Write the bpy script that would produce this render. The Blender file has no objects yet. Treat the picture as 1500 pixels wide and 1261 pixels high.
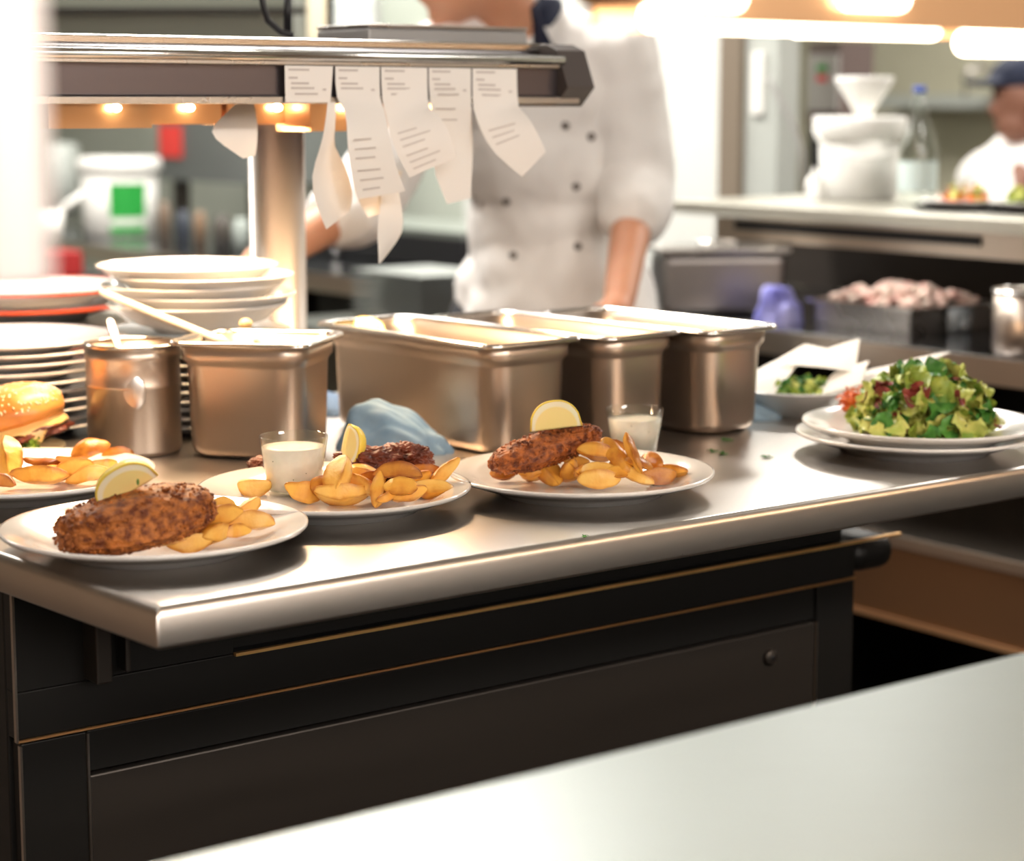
import bpy, bmesh, math, random
from mathutils import Vector, Matrix, Euler, noise
R = math.radians
C = bpy.context.scene.collection
SC = bpy.context.scene
# ---------------------------------------------------------------- camera
F, CX, CY = 3000.0, 750.0, 570.0
PITCH = math.atan(420 / 3000)
cp, sp = math.cos(PITCH), math.sin(PITCH)
cam_d = bpy.data.cameras.new('camera'); cam = bpy.data.objects.new('camera', cam_d); C.objects.link(cam)
cam.location = (0, 0, 1.3); cam.rotation_euler = (R(90) - PITCH, 0, 0)
cam_d.sensor_width = 36; cam_d.lens = 72; cam_d.shift_y = -60.5 / 1500
cam_d.clip_start = .05; cam_d.clip_end = 60
cam_d.dof.use_dof = True; cam_d.dof.focus_distance = 1.98; cam_d.dof.aperture_fstop = 3.7
SC.camera = cam
# ---------------------------------------------------------------- world, exposure, room light
w = bpy.data.worlds.new('world'); SC.world = w; w.use_nodes = True
w.node_tree.nodes['Background'].inputs[0].default_value = (1, .93, .86, 1)
w.node_tree.nodes['Background'].inputs[1].default_value = 4.5
SC.view_settings.view_transform = 'Standard'; SC.view_settings.look = 'None'
SC.view_settings.gamma = 1; SC.view_settings.use_curve_mapping = False
SC.view_settings.exposure = .22
SC.cycles.use_denoising = True
SC.cycles.max_bounces = 8; SC.cycles.glossy_bounces = 4; SC.cycles.transmission_bounces = 8
SC.cycles.sample_clamp_indirect = 6
SC.cycles.caustics_reflective = False; SC.cycles.caustics_refractive = False

def U3(u, v, z=0.0):                       # the counters' own axes: u along the pass, v across it
    return Vector((.8 * u - .6 * v, .6 * u + .8 * v, z))
PHI = math.atan2(.6, .8)
def ray(x, y):
    a = (x - CX) / F; b = (CY - y) / F
    return Vector((a, cp + b * sp, b * cp - sp))
O = Vector((0, 0, 1.3))
def W(x, y, z=.9):
    r = ray(x, y); return O + r * ((z - 1.3) / r.z)
def WY(x, y, Y):
    r = ray(x, y); return O + r * (Y / r.y)
def WV(x, y, v):
    r = ray(x, y); return O + r * (v / (-.6 * r.x + .8 * r.y))
def uv(p): return (p[0] * .8 + p[1] * .6, -p[0] * .6 + p[1] * .8)

def area(name, loc, size, energy, col, rot=(0, 0, 0), size_y=None, spread=None):
    l = bpy.data.lights.new(name, 'AREA'); l.energy = energy; l.color = col; l.size = size
    if size_y: l.shape = 'RECTANGLE'; l.size_y = size_y
    if spread: l.spread = spread
    o = bpy.data.objects.new(name, l); C.objects.link(o); o.location = loc; o.rotation_euler = rot
    return o
# ceiling panels (their glowing faces are built with the ceiling), in u,v; first two unseen, set behind the camera for frontal fill
PANELS = [(-.3, -1.5), (1.9, -1.3), (.2, 2.6), (1.9, 3.4), (3.05, 5.0), (4.6, 2.2), (4.6, 4.6), (1.2, 5.6)]
for i, (u, v) in enumerate(PANELS):
    area('ceiling_panel_light', U3(u, v, 2.655), 1.15, (60, 60, 8, 75, 44, 50, 52, 42)[i], (1, .96, .90), (0, 0, PHI), .55)

# ---------------------------------------------------------------- materials
def _n(t, k, x=0, **kw):
    n = t.nodes.new(k)
    for a, b in kw.items(): setattr(n, a, b)
    return n
def mat(name, col, rough=.5, metal=0, col2=None, scale=20, detail=4, lo=.35, hi=.65, bump=0, bscale=None, bdist=.002,
        stretch=None, rvar=0, spec=None, trans=0, ior=1.45, sss=0, coat=0, emit=None, es=0, rotz=0, alpha=1):
    m = bpy.data.materials.new(name); m.use_nodes = True; t = m.node_tree; b = t.nodes['Principled BSDF']
    c4 = lambda c: (c[0], c[1], c[2], 1)
    b.inputs['Base Color'].default_value = c4(col); b.inputs['Roughness'].default_value = rough
    b.inputs['Metallic'].default_value = metal; b.inputs['IOR'].default_value = ior
    if spec is not None: b.inputs['Specular IOR Level'].default_value = spec
    if trans: b.inputs['Transmission Weight'].default_value = trans
    if coat: b.inputs['Coat Weight'].default_value = coat; b.inputs['Coat Roughness'].default_value = .1
    if sss:
        b.inputs['Subsurface Weight'].default_value = sss; b.inputs['Subsurface Scale'].default_value = .01
    if emit: b.inputs['Emission Color'].default_value = c4(emit); b.inputs['Emission Strength'].default_value = es
    if alpha < 1: b.inputs['Alpha'].default_value = alpha
    if col2 or bump or rvar:
        tc = _n(t, 'ShaderNodeTexCoord'); mp = _n(t, 'ShaderNodeMapping'); t.links.new(tc.outputs['Object'], mp.inputs[0])
        if stretch: mp.inputs['Scale'].default_value = stretch
        mp.inputs['Rotation'].default_value = (0, 0, rotz)
        no = _n(t, 'ShaderNodeTexNoise'); no.inputs['Scale'].default_value = scale; no.inputs['Detail'].default_value = detail
        t.links.new(mp.outputs[0], no.inputs['Vector'])
        if col2:
            cr = _n(t, 'ShaderNodeValToRGB'); e = cr.color_ramp.elements
            e[0].position = lo; e[1].position = hi; e[0].color = c4(col); e[1].color = c4(col2)
            t.links.new(no.outputs[0], cr.inputs[0]); t.links.new(cr.outputs[0], b.inputs['Base Color'])
        if rvar:
            mr = _n(t, 'ShaderNodeMapRange'); mr.inputs[3].default_value = rough - rvar; mr.inputs[4].default_value = rough + rvar
            t.links.new(no.outputs[0], mr.inputs[0]); t.links.new(mr.outputs[0], b.inputs['Roughness'])
        if bump:
            nb = _n(t, 'ShaderNodeTexNoise'); nb.inputs['Scale'].default_value = bscale or scale; nb.inputs['Detail'].default_value = detail
            t.links.new(mp.outputs[0], nb.inputs['Vector'])
            bp = _n(t, 'ShaderNodeBump'); bp.inputs['Strength'].default_value = bump; bp.inputs['Distance'].default_value = bdist
            t.links.new(nb.outputs[0], bp.inputs['Height']); t.links.new(bp.outputs[0], b.inputs['Normal'])
    return m
M = {}
M['steel_top'] = mat('brushed_worktop_steel', (.66, .61, .56), .3, 1, scale=6, rvar=.05, bump=.05, bscale=8, bdist=.0004, stretch=(2, 60, 60), rotz=-PHI)
M['steel_near'] = mat('near_worktop_steel', (.31, .345, .335), .42, .9, scale=5, rvar=.08, bump=.05, bscale=8, bdist=.0004, stretch=(2, 50, 50), rotz=-PHI)
M['steel_pan'] = mat('pan_steel', (.50, .42, .355), .35, 1, scale=14, rvar=.05, stretch=(1, 1, 4))
M['steel_rim'] = mat('pan_rim_steel', (.74, .72, .69), .16, 1)
M['steel'] = mat('plain_steel', (.58, .55, .52), .28, 1, scale=10, rvar=.08)
M['steel_post'] = mat('post_steel', (.78, .72, .66), .34, 1)
M['steel_dark'] = mat('dark_cabinet_steel', (.022, .020, .018), .42, .5, scale=3, rvar=.08, stretch=(1, 1, 12))  # near-black base colour carries the shade under the worktop overhang
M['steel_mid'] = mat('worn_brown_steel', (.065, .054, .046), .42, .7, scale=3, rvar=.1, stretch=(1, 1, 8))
M['steel_warm'] = mat('bright_edge_steel', (.7, .6, .5), .3, 1)
M['gantry_dark'] = mat('gantry_panel', (.16, .135, .14), .28, .8)
M['endcap'] = mat('end_cap_plastic', (.075, .06, .055), .45)
M['black'] = mat('black_plastic', (.012, .012, .014), .4)
M['porcelain'] = mat('white_porcelain', (.86, .84, .81), .14, 0, coat=.5)
M['red_rim'] = mat('red_enamel', (.75, .1, .035), .3)
M['wall'] = mat('wall_paint', (.74, .74, .70), .7, 0, (.70, .71, .67), 3)
M['wall_green'] = mat('greenish_wall_paint', (.50, .54, .47), .6, 0, (.46, .50, .43), 3)
M['wall_room'] = mat('warm_room_paint', (.42, .29, .20), .8, 0, (.37, .25, .17), 2)
M['ceil'] = mat('ceiling_paint', (.75, .72, .66), .8, 0, (.7, .67, .62), 3)
M['floor'] = mat('brown_floor_tile', (.06, .045, .038), .45, 0, (.09, .065, .05), 4)
M['frame'] = mat('door_frame_brown', (.20, .16, .12), .5)
M['pillar'] = mat('pillar_grey', (.46, .48, .45), .6, 0, (.42, .44, .41), 2)
M['white_plastic'] = mat('white_plastic', (.84, .83, .79), .45)
M['paper'] = mat('receipt_paper', (.93, .88, .83), .7)
M['paper_w'] = mat('greaseproof_paper', (.86, .81, .74), .7, bump=.2, bscale=60, bdist=.001)
M['ink'] = mat('receipt_ink', (.62, .56, .52), .8)
M['jacket'] = mat('white_jacket_cotton', (.88, .85, .82), .85, bump=.3, bscale=9, bdist=.01)
M['skin'] = mat('skin', (.66, .33, .2), .5, sss=.15, col2=(.58, .27, .16), scale=12)
M['skin_dark'] = mat('brown_skin', (.25, .11, .07), .5)
M['navy'] = mat('navy_cloth', (.015, .02, .045), .8)
M['hair'] = mat('dark_hair', (.03, .02, .015), .6)
M['apron'] = mat('apron_cloth', (.7, .68, .64), .85)
M['trouser'] = mat('dark_trouser', (.03, .03, .035), .85)
M['blue_cloth'] = mat('blue_cloth', (.25, .38, .50), .9, 0, (.33, .45, .55), 40, bump=.3, bscale=200, bdist=.001)
M['purple_cloth'] = mat('violet_cloth', (.13, .13, .50), .85, 0, (.42, .42, .75), 12)
M['sauce'] = mat('white_sauce', (.86, .80, .70), .35, 0, (.82, .76, .66), 150, sss=.1)
M['fleck'] = mat('herb_fleck', (.16, .17, .08), .6)
M['herb'] = mat('green_herb', (.06, .22, .03), .5)
M['crumb'] = mat('breadcrumb_crust', (.56, .19, .04), .5, 0, (.15, .034, .010), 130, 8, .38, .64, bump=.9, bscale=330, bdist=.002)
M['crumb2'] = mat('dark_breadcrumb_crust', (.48, .145, .033), .45, 0, (.12, .026, .009), 140, 8, .38, .64, bump=.9, bscale=300, bdist=.002)
M['meat'] = mat('grilled_meat', (.24, .055, .022), .38, 0, (.07, .014, .007), 60, 6, .35, .65, bump=.7, bscale=160, bdist=.002)
M['peel'] = mat('lemon_peel', (.88, .68, .10), .35, bump=.3, bscale=400, bdist=.0008)
M['bun'] = mat('bun_crust', (.66, .26, .055), .34, 0, (.46, .14, .025), 25, 4, .4, .7, bump=.2, bscale=120, bdist=.001)
M['bread'] = mat('bread_crumb', (.9, .66, .34), .7, 0, (.82, .5, .2), 80)
M['seed'] = mat('sesame_seed', (.92, .78, .52), .45)
M['cheese'] = mat('melted_cheese', (.86, .56, .22), .25, sss=.1, col2=(.82, .48, .15), scale=30)
M['leaf1'] = mat('lettuce_green', (.40, .46, .07), .42, 0, (.14, .28, .04), 35, 4)
M['leaf2'] = mat('pale_lettuce', (.60, .58, .16), .42, 0, (.38, .47, .09), 45, 4)
M['leaf3'] = mat('red_lettuce', (.19, .02, .03), .4, 0, (.33, .07, .05), 60, 4)
M['leaf4'] = mat('dark_lettuce', (.04, .16, .03), .42, 0, (.09, .27, .04), 50, 4)
M['carrot'] = mat('carrot', (.90, .19, .02), .5)
M['cuc'] = mat('cucumber_flesh', (.52, .60, .18), .35, 0, (.68, .7, .34), 60)
M['cuc_skin'] = mat('cucumber_skin', (.04, .17, .03), .35)
M['raw'] = mat('raw_meat', (.62, .33, .28), .4, 0, (.8, .68, .58), 40)
M['green_label'] = mat('green_label', (.02, .34, .05), .5)
M['red_label'] = mat('red_label', (.75, .06, .05), .5)
M['blue_cap'] = mat('blue_cap', (.03, .08, .4), .4)
M['copper'] = mat('amber_lamp_shade', (.72, .42, .22), .3, .6)
M['lampface'] = mat('ceiling_panel_glow', (1, 1, 1), .5, emit=(1, .96, .9), es=4)
M['bulb'] = mat('heat_lamp_bulb', (1, 1, 1), .5, emit=(1, .72, .42), es=28)
M['tube'] = mat('heat_lamp_tube', (1, 1, 1), .5, emit=(1, .83, .62), es=14)
def thin_glass(name, tint, ior=1.5, base=.04):
    m = bpy.data.materials.new(name); m.use_nodes = True; t = m.node_tree; t.nodes.remove(t.nodes['Principled BSDF'])
    tr = _n(t, 'ShaderNodeBsdfTransparent'); gl = _n(t, 'ShaderNodeBsdfGlossy'); fr = _n(t, 'ShaderNodeLayerWeight'); pw = _n(t, 'ShaderNodeMath', operation='POWER'); ma = _n(t, 'ShaderNodeMath', operation='MULTIPLY_ADD')
    pw.inputs[1].default_value = 4; ma.inputs[1].default_value = .8; ma.inputs[2].default_value = .05; t.links.new(fr.outputs['Facing'], pw.inputs[0]); t.links.new(pw.outputs[0], ma.inputs[0]); mx = _n(t, 'ShaderNodeMixShader')
    tr.inputs[0].default_value = (*tint, 1); gl.inputs['Roughness'].default_value = .03; fr.inputs[0].default_value = .5
    t.links.new(ma.outputs[0], mx.inputs[0]); t.links.new(tr.outputs[0], mx.inputs[1]); t.links.new(gl.outputs[0], mx.inputs[2])
    t.links.new(mx.outputs[0], t.nodes['Material Output'].inputs[0]); return m
M['glass'] = thin_glass('clear_glass', (.96, .97, .95))
M['bottleglass'] = thin_glass('pale_green_glass', (.965, .985, .975))
M['tile'] = mat('beige_tile', (.60, .57, .44), .45, 0, (.56, .53, .41), 5)
M['grey_box'] = mat('grey_metal_box', (.42, .41, .40), .4, .3)
def flesh_mat():                            # pulp, pith ring near the peel
    m = bpy.data.materials.new('lemon_flesh'); m.use_nodes = True; t = m.node_tree; b = t.nodes['Principled BSDF']
    at = _n(t, 'ShaderNodeAttribute'); at.attribute_name = 'rad'
    no = _n(t, 'ShaderNodeTexNoise'); no.inputs['Scale'].default_value = 180
    cr = _n(t, 'ShaderNodeValToRGB'); e = cr.color_ramp.elements
    e[0].position = .78; e[1].position = .84; e[0].color = (.97, .80, .34, 1); e[1].color = (.96, .90, .68, 1)
    t.links.new(at.outputs['Fac'], cr.inputs[0]); t.links.new(cr.outputs[0], b.inputs['Base Color'])
    b.inputs['Roughness'].default_value = .25; b.inputs['Subsurface Weight'].default_value = .2; b.inputs['Subsurface Scale'].default_value = .006
    return m
M['flesh'] = flesh_mat()

# ---------------------------------------------------------------- geometry helpers
class MB:
    def __init__(s): s.bm = bmesh.new()
    def faces(s, vs, fs):
        v = [s.bm.verts.new(p) for p in vs]
        for f in fs:
            try: s.bm.faces.new([v[i] for i in f])
            except ValueError: pass
        return s
    def box8(s, p):                          # 4 bottom, 4 top
        return s.faces(p, [(3, 2, 1, 0), (4, 5, 6, 7), (0, 1, 5, 4), (1, 2, 6, 5), (2, 3, 7, 6), (3, 0, 4, 7)])
    def uvbox(s, u0, u1, v0, v1, z0, z1):
        return s.box8([U3(u0, v0, z0), U3(u1, v0, z0), U3(u1, v1, z0), U3(u0, v1, z0),
                       U3(u0, v0, z1), U3(u1, v0, z1), U3(u1, v1, z1), U3(u0, v1, z1)])
    def obox(s, c, size, rz=0, rot=None):
        m = (rot or Matrix.Rotation(rz, 3, 'Z')); x, y, z = [a / 2 for a in size]; c = Vector(c)
        return s.box8([c + m @ Vector(q) for q in ((-x, -y, -z), (x, -y, -z), (x, y, -z), (-x, y, -z), (-x, -y, z), (x, -y, z), (x, y, z), (-x, y, z))])
    def prism(s, poly, axis_pt, d):          # poly: list of Vectors (one cap), d: extrusion vector
        n = len(poly); vs = [Vector(p) for p in poly] + [Vector(p) + d for p in poly]
        return s.faces(vs, [tuple(range(n))[::-1], tuple(range(n, 2 * n))] + [(i, (i + 1) % n, n + (i + 1) % n, n + i) for i in range(n)])
    def loft(s, rings, cap0=True, cap1=True, closed=True):
        n = len(rings[0]); vs = [s.bm.verts.new(p) for r in rings for p in r]
        for k in range(len(rings) - 1):
            for i in range(n if closed else n - 1):
                a = k * n + i; b = k * n + (i + 1) % n
                try: s.bm.faces.new((vs[a], vs[b], vs[b + n], vs[a + n]))
                except ValueError: pass
        if cap0: s.bm.faces.new(vs[:n][::-1])
        if cap1: s.bm.faces.new(vs[-n:])
        return s
    def lathe(s, prof, c=(0, 0, 0), n=64, m=None, cap0=False, cap1=False):
        c = Vector(c); rings = []
        for r, z in prof:
            ring = [Vector((max(r, 1e-5) * math.cos(2 * math.pi * i / n), max(r, 1e-5) * math.sin(2 * math.pi * i / n), z)) for i in range(n)]
            rings.append([c + (m @ p if m else p) for p in ring])
        return s.loft(rings, cap0, cap1)
    def tube(s, pts, r, n=12, flat=None):
        pts = [Vector(p) for p in pts]; rs = r if isinstance(r, (list, tuple)) else [r] * len(pts); rings = []
        up = Vector((0, 0, 1))
        for i, p in enumerate(pts):
            d = (pts[min(i + 1, len(pts) - 1)] - pts[max(i - 1, 0)]).normalized()
            a = d.cross(up)
            if a.length < .05: a = d.cross(Vector((1, 0, 0)))
            a.normalize(); b = a.cross(d).normalized()
            fa, fb = flat or (1, 1)
            rings.append([p + a * math.cos(2 * math.pi * k / n) * rs[i] * fa + b * math.sin(2 * math.pi * k / n) * rs[i] * fb for k in range(n)])
        return s.loft(rings)
    def ball(s, c, rad, m=None, sub=3):
        g = bmesh.ops.create_icosphere(s.bm, subdivisions=sub, radius=1)
        rx, ry, rz = rad if isinstance(rad, (tuple, list)) else (rad,) * 3; c = Vector(c)
        for v in g['verts']:
            q = Vector((v.co.x * rx, v.co.y * ry, v.co.z * rz)); v.co = c + (m @ q if m else q)
        return s
    def caps(s, p, q, r1, r2, n=16):         # tapered capsule
        p, q = Vector(p), Vector(q); d = q - p; L = d.length
        m = d.to_track_quat('Z', 'Y').to_matrix(); prof = []
        for k in range(5): a = -math.pi / 2 + k * math.pi / 8; prof.append((r1 * math.cos(a), r1 * math.sin(a)))
        for k in range(5): a = k * math.pi / 8; prof.append((r2 * math.cos(a), L + r2 * math.sin(a)))
        return s.lathe(prof, p, n, m, True, True)
def potato_mat(name, flesh, flesh2, skin, skin2):
    m = bpy.data.materials.new(name); m.use_nodes = True; t = m.node_tree; b = t.nodes['Principled BSDF']
    at = _n(t, 'ShaderNodeAttribute'); at.attribute_name = 'rad'; tc = _n(t, 'ShaderNodeTexCoord')
    rs = []
    for sc, c1, c2 in ((45, flesh, flesh2), (70, skin, skin2)):
        no = _n(t, 'ShaderNodeTexNoise'); no.inputs['Scale'].default_value = sc; no.inputs['Detail'].default_value = 5
        t.links.new(tc.outputs['Object'], no.inputs['Vector'])
        cr = _n(t, 'ShaderNodeValToRGB'); e = cr.color_ramp.elements; e[0].position = .4; e[1].position = .66; e[0].color = (*c1, 1); e[1].color = (*c2, 1)
        t.links.new(no.outputs[0], cr.inputs[0]); rs.append((no, cr))
    ad = _n(t, 'ShaderNodeMath', operation='ADD'); mr = _n(t, 'ShaderNodeMapRange'); mr.inputs[1].default_value = .75; mr.inputs[2].default_value = 1.35
    t.links.new(at.outputs['Fac'], ad.inputs[0]); t.links.new(rs[0][0].outputs[0], ad.inputs[1]); t.links.new(ad.outputs[0], mr.inputs[0])
    mx = _n(t, 'ShaderNodeMix', data_type='RGBA'); t.links.new(mr.outputs[0], mx.inputs[0]); t.links.new(rs[0][1].outputs[0], mx.inputs[6]); t.links.new(rs[1][1].outputs[0], mx.inputs[7])
    t.links.new(mx.outputs[2], b.inputs['Base Color']); b.inputs['Roughness'].default_value = .35
    nb = _n(t, 'ShaderNodeTexNoise'); nb.inputs['Scale'].default_value = 230; bp = _n(t, 'ShaderNodeBump'); bp.inputs['Strength'].default_value = .4; bp.inputs['Distance'].default_value = .0012
    t.links.new(tc.outputs['Object'], nb.inputs['Vector']); t.links.new(nb.outputs[0], bp.inputs['Height']); t.links.new(bp.outputs[0], b.inputs['Normal'])
    return m
M['potato'] = potato_mat('fried_potato', (.88, .50, .09), (.80, .36, .05), (.62, .25, .03), (.38, .11, .015))
M['potato_pale'] = potato_mat('pale_fried_potato', (.92, .58, .15), (.86, .46, .09), (.70, .32, .04), (.50, .17, .02))
M['potato_dark'] = potato_mat('dark_fried_potato', (.66, .30, .05), (.48, .16, .02), (.42, .13, .018), (.22, .055, .01))
def obj(name, mb, m, parent=None, at=None, smooth=True, bevel=0, sub=0, solid=0, remesh=0, kind=None, label=None, bseg=2, sharp=0):
    bm = mb.bm if isinstance(mb, MB) else mb
    o0 = parent_world(parent) if parent else Vector((0, 0, 0))
    if at is None and parent is None:
        cs = [v.co for v in bm.verts]
        at = Vector(((min(c.x for c in cs) + max(c.x for c in cs)) / 2, (min(c.y for c in cs) + max(c.y for c in cs)) / 2, min(c.z for c in cs)))
    org = Vector(at) if at is not None else o0
    for v in bm.verts: v.co -= org
    bmesh.ops.recalc_face_normals(bm, faces=bm.faces)
    me = bpy.data.meshes.new(name); bm.to_mesh(me); bm.free()
    ms = m if isinstance(m, list) else [m]
    for x in ms: me.materials.append(M[x] if isinstance(x, str) else x)
    if smooth:
        for p in me.polygons: p.use_smooth = True
    if sharp: me.set_sharp_from_angle(angle=R(sharp))
    o = bpy.data.objects.new(name, me); C.objects.link(o)
    if parent: o.parent = parent; o.location = org - o0
    else: o.location = org
    if remesh:
        r = o.modifiers.new('r', 'REMESH'); r.mode = 'VOXEL'; r.voxel_size = remesh; r.use_smooth_shade = True
        s = o.modifiers.new('s', 'SMOOTH'); s.iterations = 6; s.factor = .5
    if solid: s = o.modifiers.new('t', 'SOLIDIFY'); s.thickness = solid; s.offset = 0
    if bevel:
        b = o.modifiers.new('b', 'BEVEL'); b.width = bevel; b.segments = bseg; b.limit_method = 'ANGLE'; b.angle_limit = R(40)
        if smooth: b.harden_normals = True
    if sub: s = o.modifiers.new('u', 'SUBSURF'); s.levels = sub; s.render_levels = sub; s.boundary_smooth = 'PRESERVE_CORNERS'
    if kind: o['kind'] = kind
    if label: o['label'] = label
    return o
def parent_world(p):
    l = Vector(p.location)
    while p.parent: p = p.parent; l += Vector(p.location)
    return l
def tag(o, label, cat, group=None, kind=None):
    o['label'] = label; o['category'] = cat
    if group: o['group'] = group
    if kind: o['kind'] = kind
    return o
def thing(name, label, cat, loc, group=None):
    o = bpy.data.objects.new(name, None); C.objects.link(o); o.location = loc; o.empty_display_size = .05
    return tag(o, label, cat, group)
def struct(name, mb, m, **k):
    o = obj(name, mb, m, smooth=False, **k); o['kind'] = 'structure'; return o
def copy_tree(o, loc, label, group=None, rz=None):
    r = o.copy(); C.objects.link(r); r.location = loc; r['label'] = label
    if group: r['group'] = group
    if rz is not None: r.rotation_euler.z = rz
    for ch in list(o.children):
        c = ch.copy(); C.objects.link(c); c.parent = r
        for g in ch.children:
            d = g.copy(); C.objects.link(d); d.parent = c
    return r
def rrect(cx, cy, hx, hy, r, z, rz=0, k=5):
    pts = []; m = Matrix.Rotation(rz, 2)
    r = min(r, hx - 1e-4, hy - 1e-4)
    for (sx, sy, a0) in ((1, 1, 0), (-1, 1, 90), (-1, -1, 180), (1, -1, 270)):
        for i in range(k + 1):
            a = R(a0 + 90 * i / k); q = m @ Vector((sx * (hx - r) + r * math.cos(a), sy * (hy - r) + r * math.sin(a)))
            pts.append(Vector((cx + q.x, cy + q.y, z)))
    return pts
# ================================================================ the room
struct('floor', MB().uvbox(-2.5, 6.6, -2.5, 9, -.1, 0), 'floor')
struct('ceiling', MB().uvbox(-2.5, 6.6, -2.5, 9, 2.7, 2.8), 'ceil')
struct('wall_front', MB().uvbox(-2.5, 6.6, -2.6, -2.5, 0, 1.45).uvbox(-2.5, 3.0, -2.6, -2.5, 2.55, 2.7).uvbox(3.0, 6.6, -2.6, -2.5, 1.45, 2.7), 'wall_room')  # opening added on the left part to let world light in as fill
struct('window_1', MB().uvbox(-2.5, 3.0, -2.58, -2.52, 1.45, 1.49).uvbox(-2.5, 3.0, -2.58, -2.52, 2.51, 2.55).uvbox(-2.5, -2.45, -2.58, -2.52, 1.49, 2.51).uvbox(.5, .55, -2.58, -2.52, 1.49, 2.51), 'white_plastic')  # frame of the unseen opening added behind the camera for frontal fill
struct('wall_left', MB().uvbox(-2.6, -2.5, -2.5, 9, 0, 2.7), 'wall_room')
struct('wall_far', MB().uvbox(-2.5, 6.6, 9, 9.1, 0, 2.7), 'wall_green')
struct('wall_right', MB().uvbox(6.6, 6.7, 1.2, 9, 0, 2.7), 'tile')
struct('wall_side', MB().uvbox(6.6, 6.7, -2.5, 1.2, 0, 2.7), 'wall_room')
struct('wall_back', MB().uvbox(3.6, 3.75, 4.35, 9, 0, 2.7), 'wall_green')
struct('wall_white', MB().uvbox(3.50, 3.6, 3.765, 4.9, 0, 2.7), 'wall')
struct('trim_1', MB().uvbox(3.46, 3.62, 3.69, 3.765, 0, 2.7), 'frame')
struct('wall_pillar', MB().uvbox(3.48, 3.55, 3.58, 3.69, 0, 2.7), 'pillar')
struct('wall_hatch', MB().uvbox(3.5, 3.62, -2.5, 3.47, 0, .85), 'pillar')
for i, (u, v) in enumerate(PANELS):
    mb = MB(); o = Vector(U3(u, v, 2.66))
    for a, b, c, d in ((-.6, .6, -.3, -.28), (-.6, .6, .28, .3), (-.6, -.58, -.28, .28), (.58, .6, -.28, .28)):
        mb.uvbox(u + a, u + b, v + c, v + d, 2.66, 2.7)
    t = thing('ceiling_light', ['flat ceiling light panel with white frame over the near worktop, left', 'flat ceiling light panel over the near worktop, right',
        'flat ceiling light panel left of the pass', 'flat ceiling light panel above the cook', 'flat ceiling light panel by the white wall', 'flat ceiling light panel in the next room, nearer',
        'flat ceiling light panel in the next room, farther', 'flat ceiling light panel over the far end of the back bench'][i], 'ceiling light', o)
    obj('frame', mb, 'white_plastic', t, smooth=False)
    obj('diffuser', MB().uvbox(u - .58, u + .58, v - .28, v + .28, 2.68, 2.69), 'lampface', t, smooth=False)

# ================================================================ pass counter
PLA = .907
mb = MB()
EDGE = [(.731, 1.448), (2.0, 1.448), (2.0, 2.42), (.648, 2.42)]
def inset_ring(z, d): 
    cu = sum(p[0] for p in EDGE) / 4; cv = sum(p[1] for p in EDGE) / 4
    out = []
    pts = [(EDGE[0][0] + d, EDGE[0][1] + d), (EDGE[1][0] - d, EDGE[1][1] + d), (EDGE[2][0] - d, EDGE[2][1] - d), (EDGE[3][0] + d, EDGE[3][1] - d)]
    return [U3(a, b, z) for a, b in pts]
mb.loft([inset_ring(.868, .02), inset_ring(.864, .003), inset_ring(.866, .0), inset_ring(.891, .0), inset_ring(.8965, .0025), inset_ring(.8993, .007), inset_ring(.9, .013)])
wt = obj('worktop', mb, 'steel_top', smooth=True, bevel=.004, bseg=3, at=U3(1.36, 1.93, .864))
tag(wt, 'long brushed steel serving worktop carrying the plated meals and metal pans', 'worktop')
cab = thing('counter_cabinet', 'dark steel cabinet under the serving worktop, with drawer front and lock', 'cabinet', U3(1.25, 2.0, 0))
FV = 1.72
def zc(x, y): return WV(x, y, FV).z
def uc(x, y): return uv(WV(x, y, FV))[0]
uL = uc(22, 1000); uR1 = uc(1250, 900); uR2 = uc(1316, 800)
zL1 = zc(450, 938.6); zL2 = zc(450, 1003.9); zL3 = zc(450, 1068)
uj1 = uc(130, 1100); uj2 = uc(1194, 950)
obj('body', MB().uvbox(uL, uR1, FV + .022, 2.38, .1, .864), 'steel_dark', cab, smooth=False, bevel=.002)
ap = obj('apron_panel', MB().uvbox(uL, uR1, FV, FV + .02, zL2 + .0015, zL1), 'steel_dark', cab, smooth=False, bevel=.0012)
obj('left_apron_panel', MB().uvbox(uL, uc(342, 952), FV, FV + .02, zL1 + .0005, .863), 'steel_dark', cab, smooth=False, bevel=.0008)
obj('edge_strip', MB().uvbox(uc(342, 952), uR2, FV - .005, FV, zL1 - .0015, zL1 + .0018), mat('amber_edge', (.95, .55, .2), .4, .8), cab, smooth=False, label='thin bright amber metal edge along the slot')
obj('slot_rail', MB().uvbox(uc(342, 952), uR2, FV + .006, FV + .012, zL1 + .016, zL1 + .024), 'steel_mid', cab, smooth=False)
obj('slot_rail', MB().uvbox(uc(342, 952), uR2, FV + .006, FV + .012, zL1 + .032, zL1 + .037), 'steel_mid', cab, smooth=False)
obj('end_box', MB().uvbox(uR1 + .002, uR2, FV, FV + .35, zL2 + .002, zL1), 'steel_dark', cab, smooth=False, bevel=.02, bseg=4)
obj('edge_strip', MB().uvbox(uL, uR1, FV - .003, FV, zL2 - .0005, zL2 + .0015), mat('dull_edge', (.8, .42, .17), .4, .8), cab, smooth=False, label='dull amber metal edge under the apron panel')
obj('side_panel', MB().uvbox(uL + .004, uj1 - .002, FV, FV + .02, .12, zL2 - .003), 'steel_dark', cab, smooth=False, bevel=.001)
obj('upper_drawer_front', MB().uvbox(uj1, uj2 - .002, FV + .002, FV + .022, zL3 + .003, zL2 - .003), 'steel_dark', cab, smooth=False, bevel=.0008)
dr = obj('drawer_front', MB().uvbox(uj1, uj2 - .002, FV - .001, FV + .019, .42, zL3), 'steel_mid', cab, smooth=False, bevel=.002, label='browner worn steel drawer front')
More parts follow.
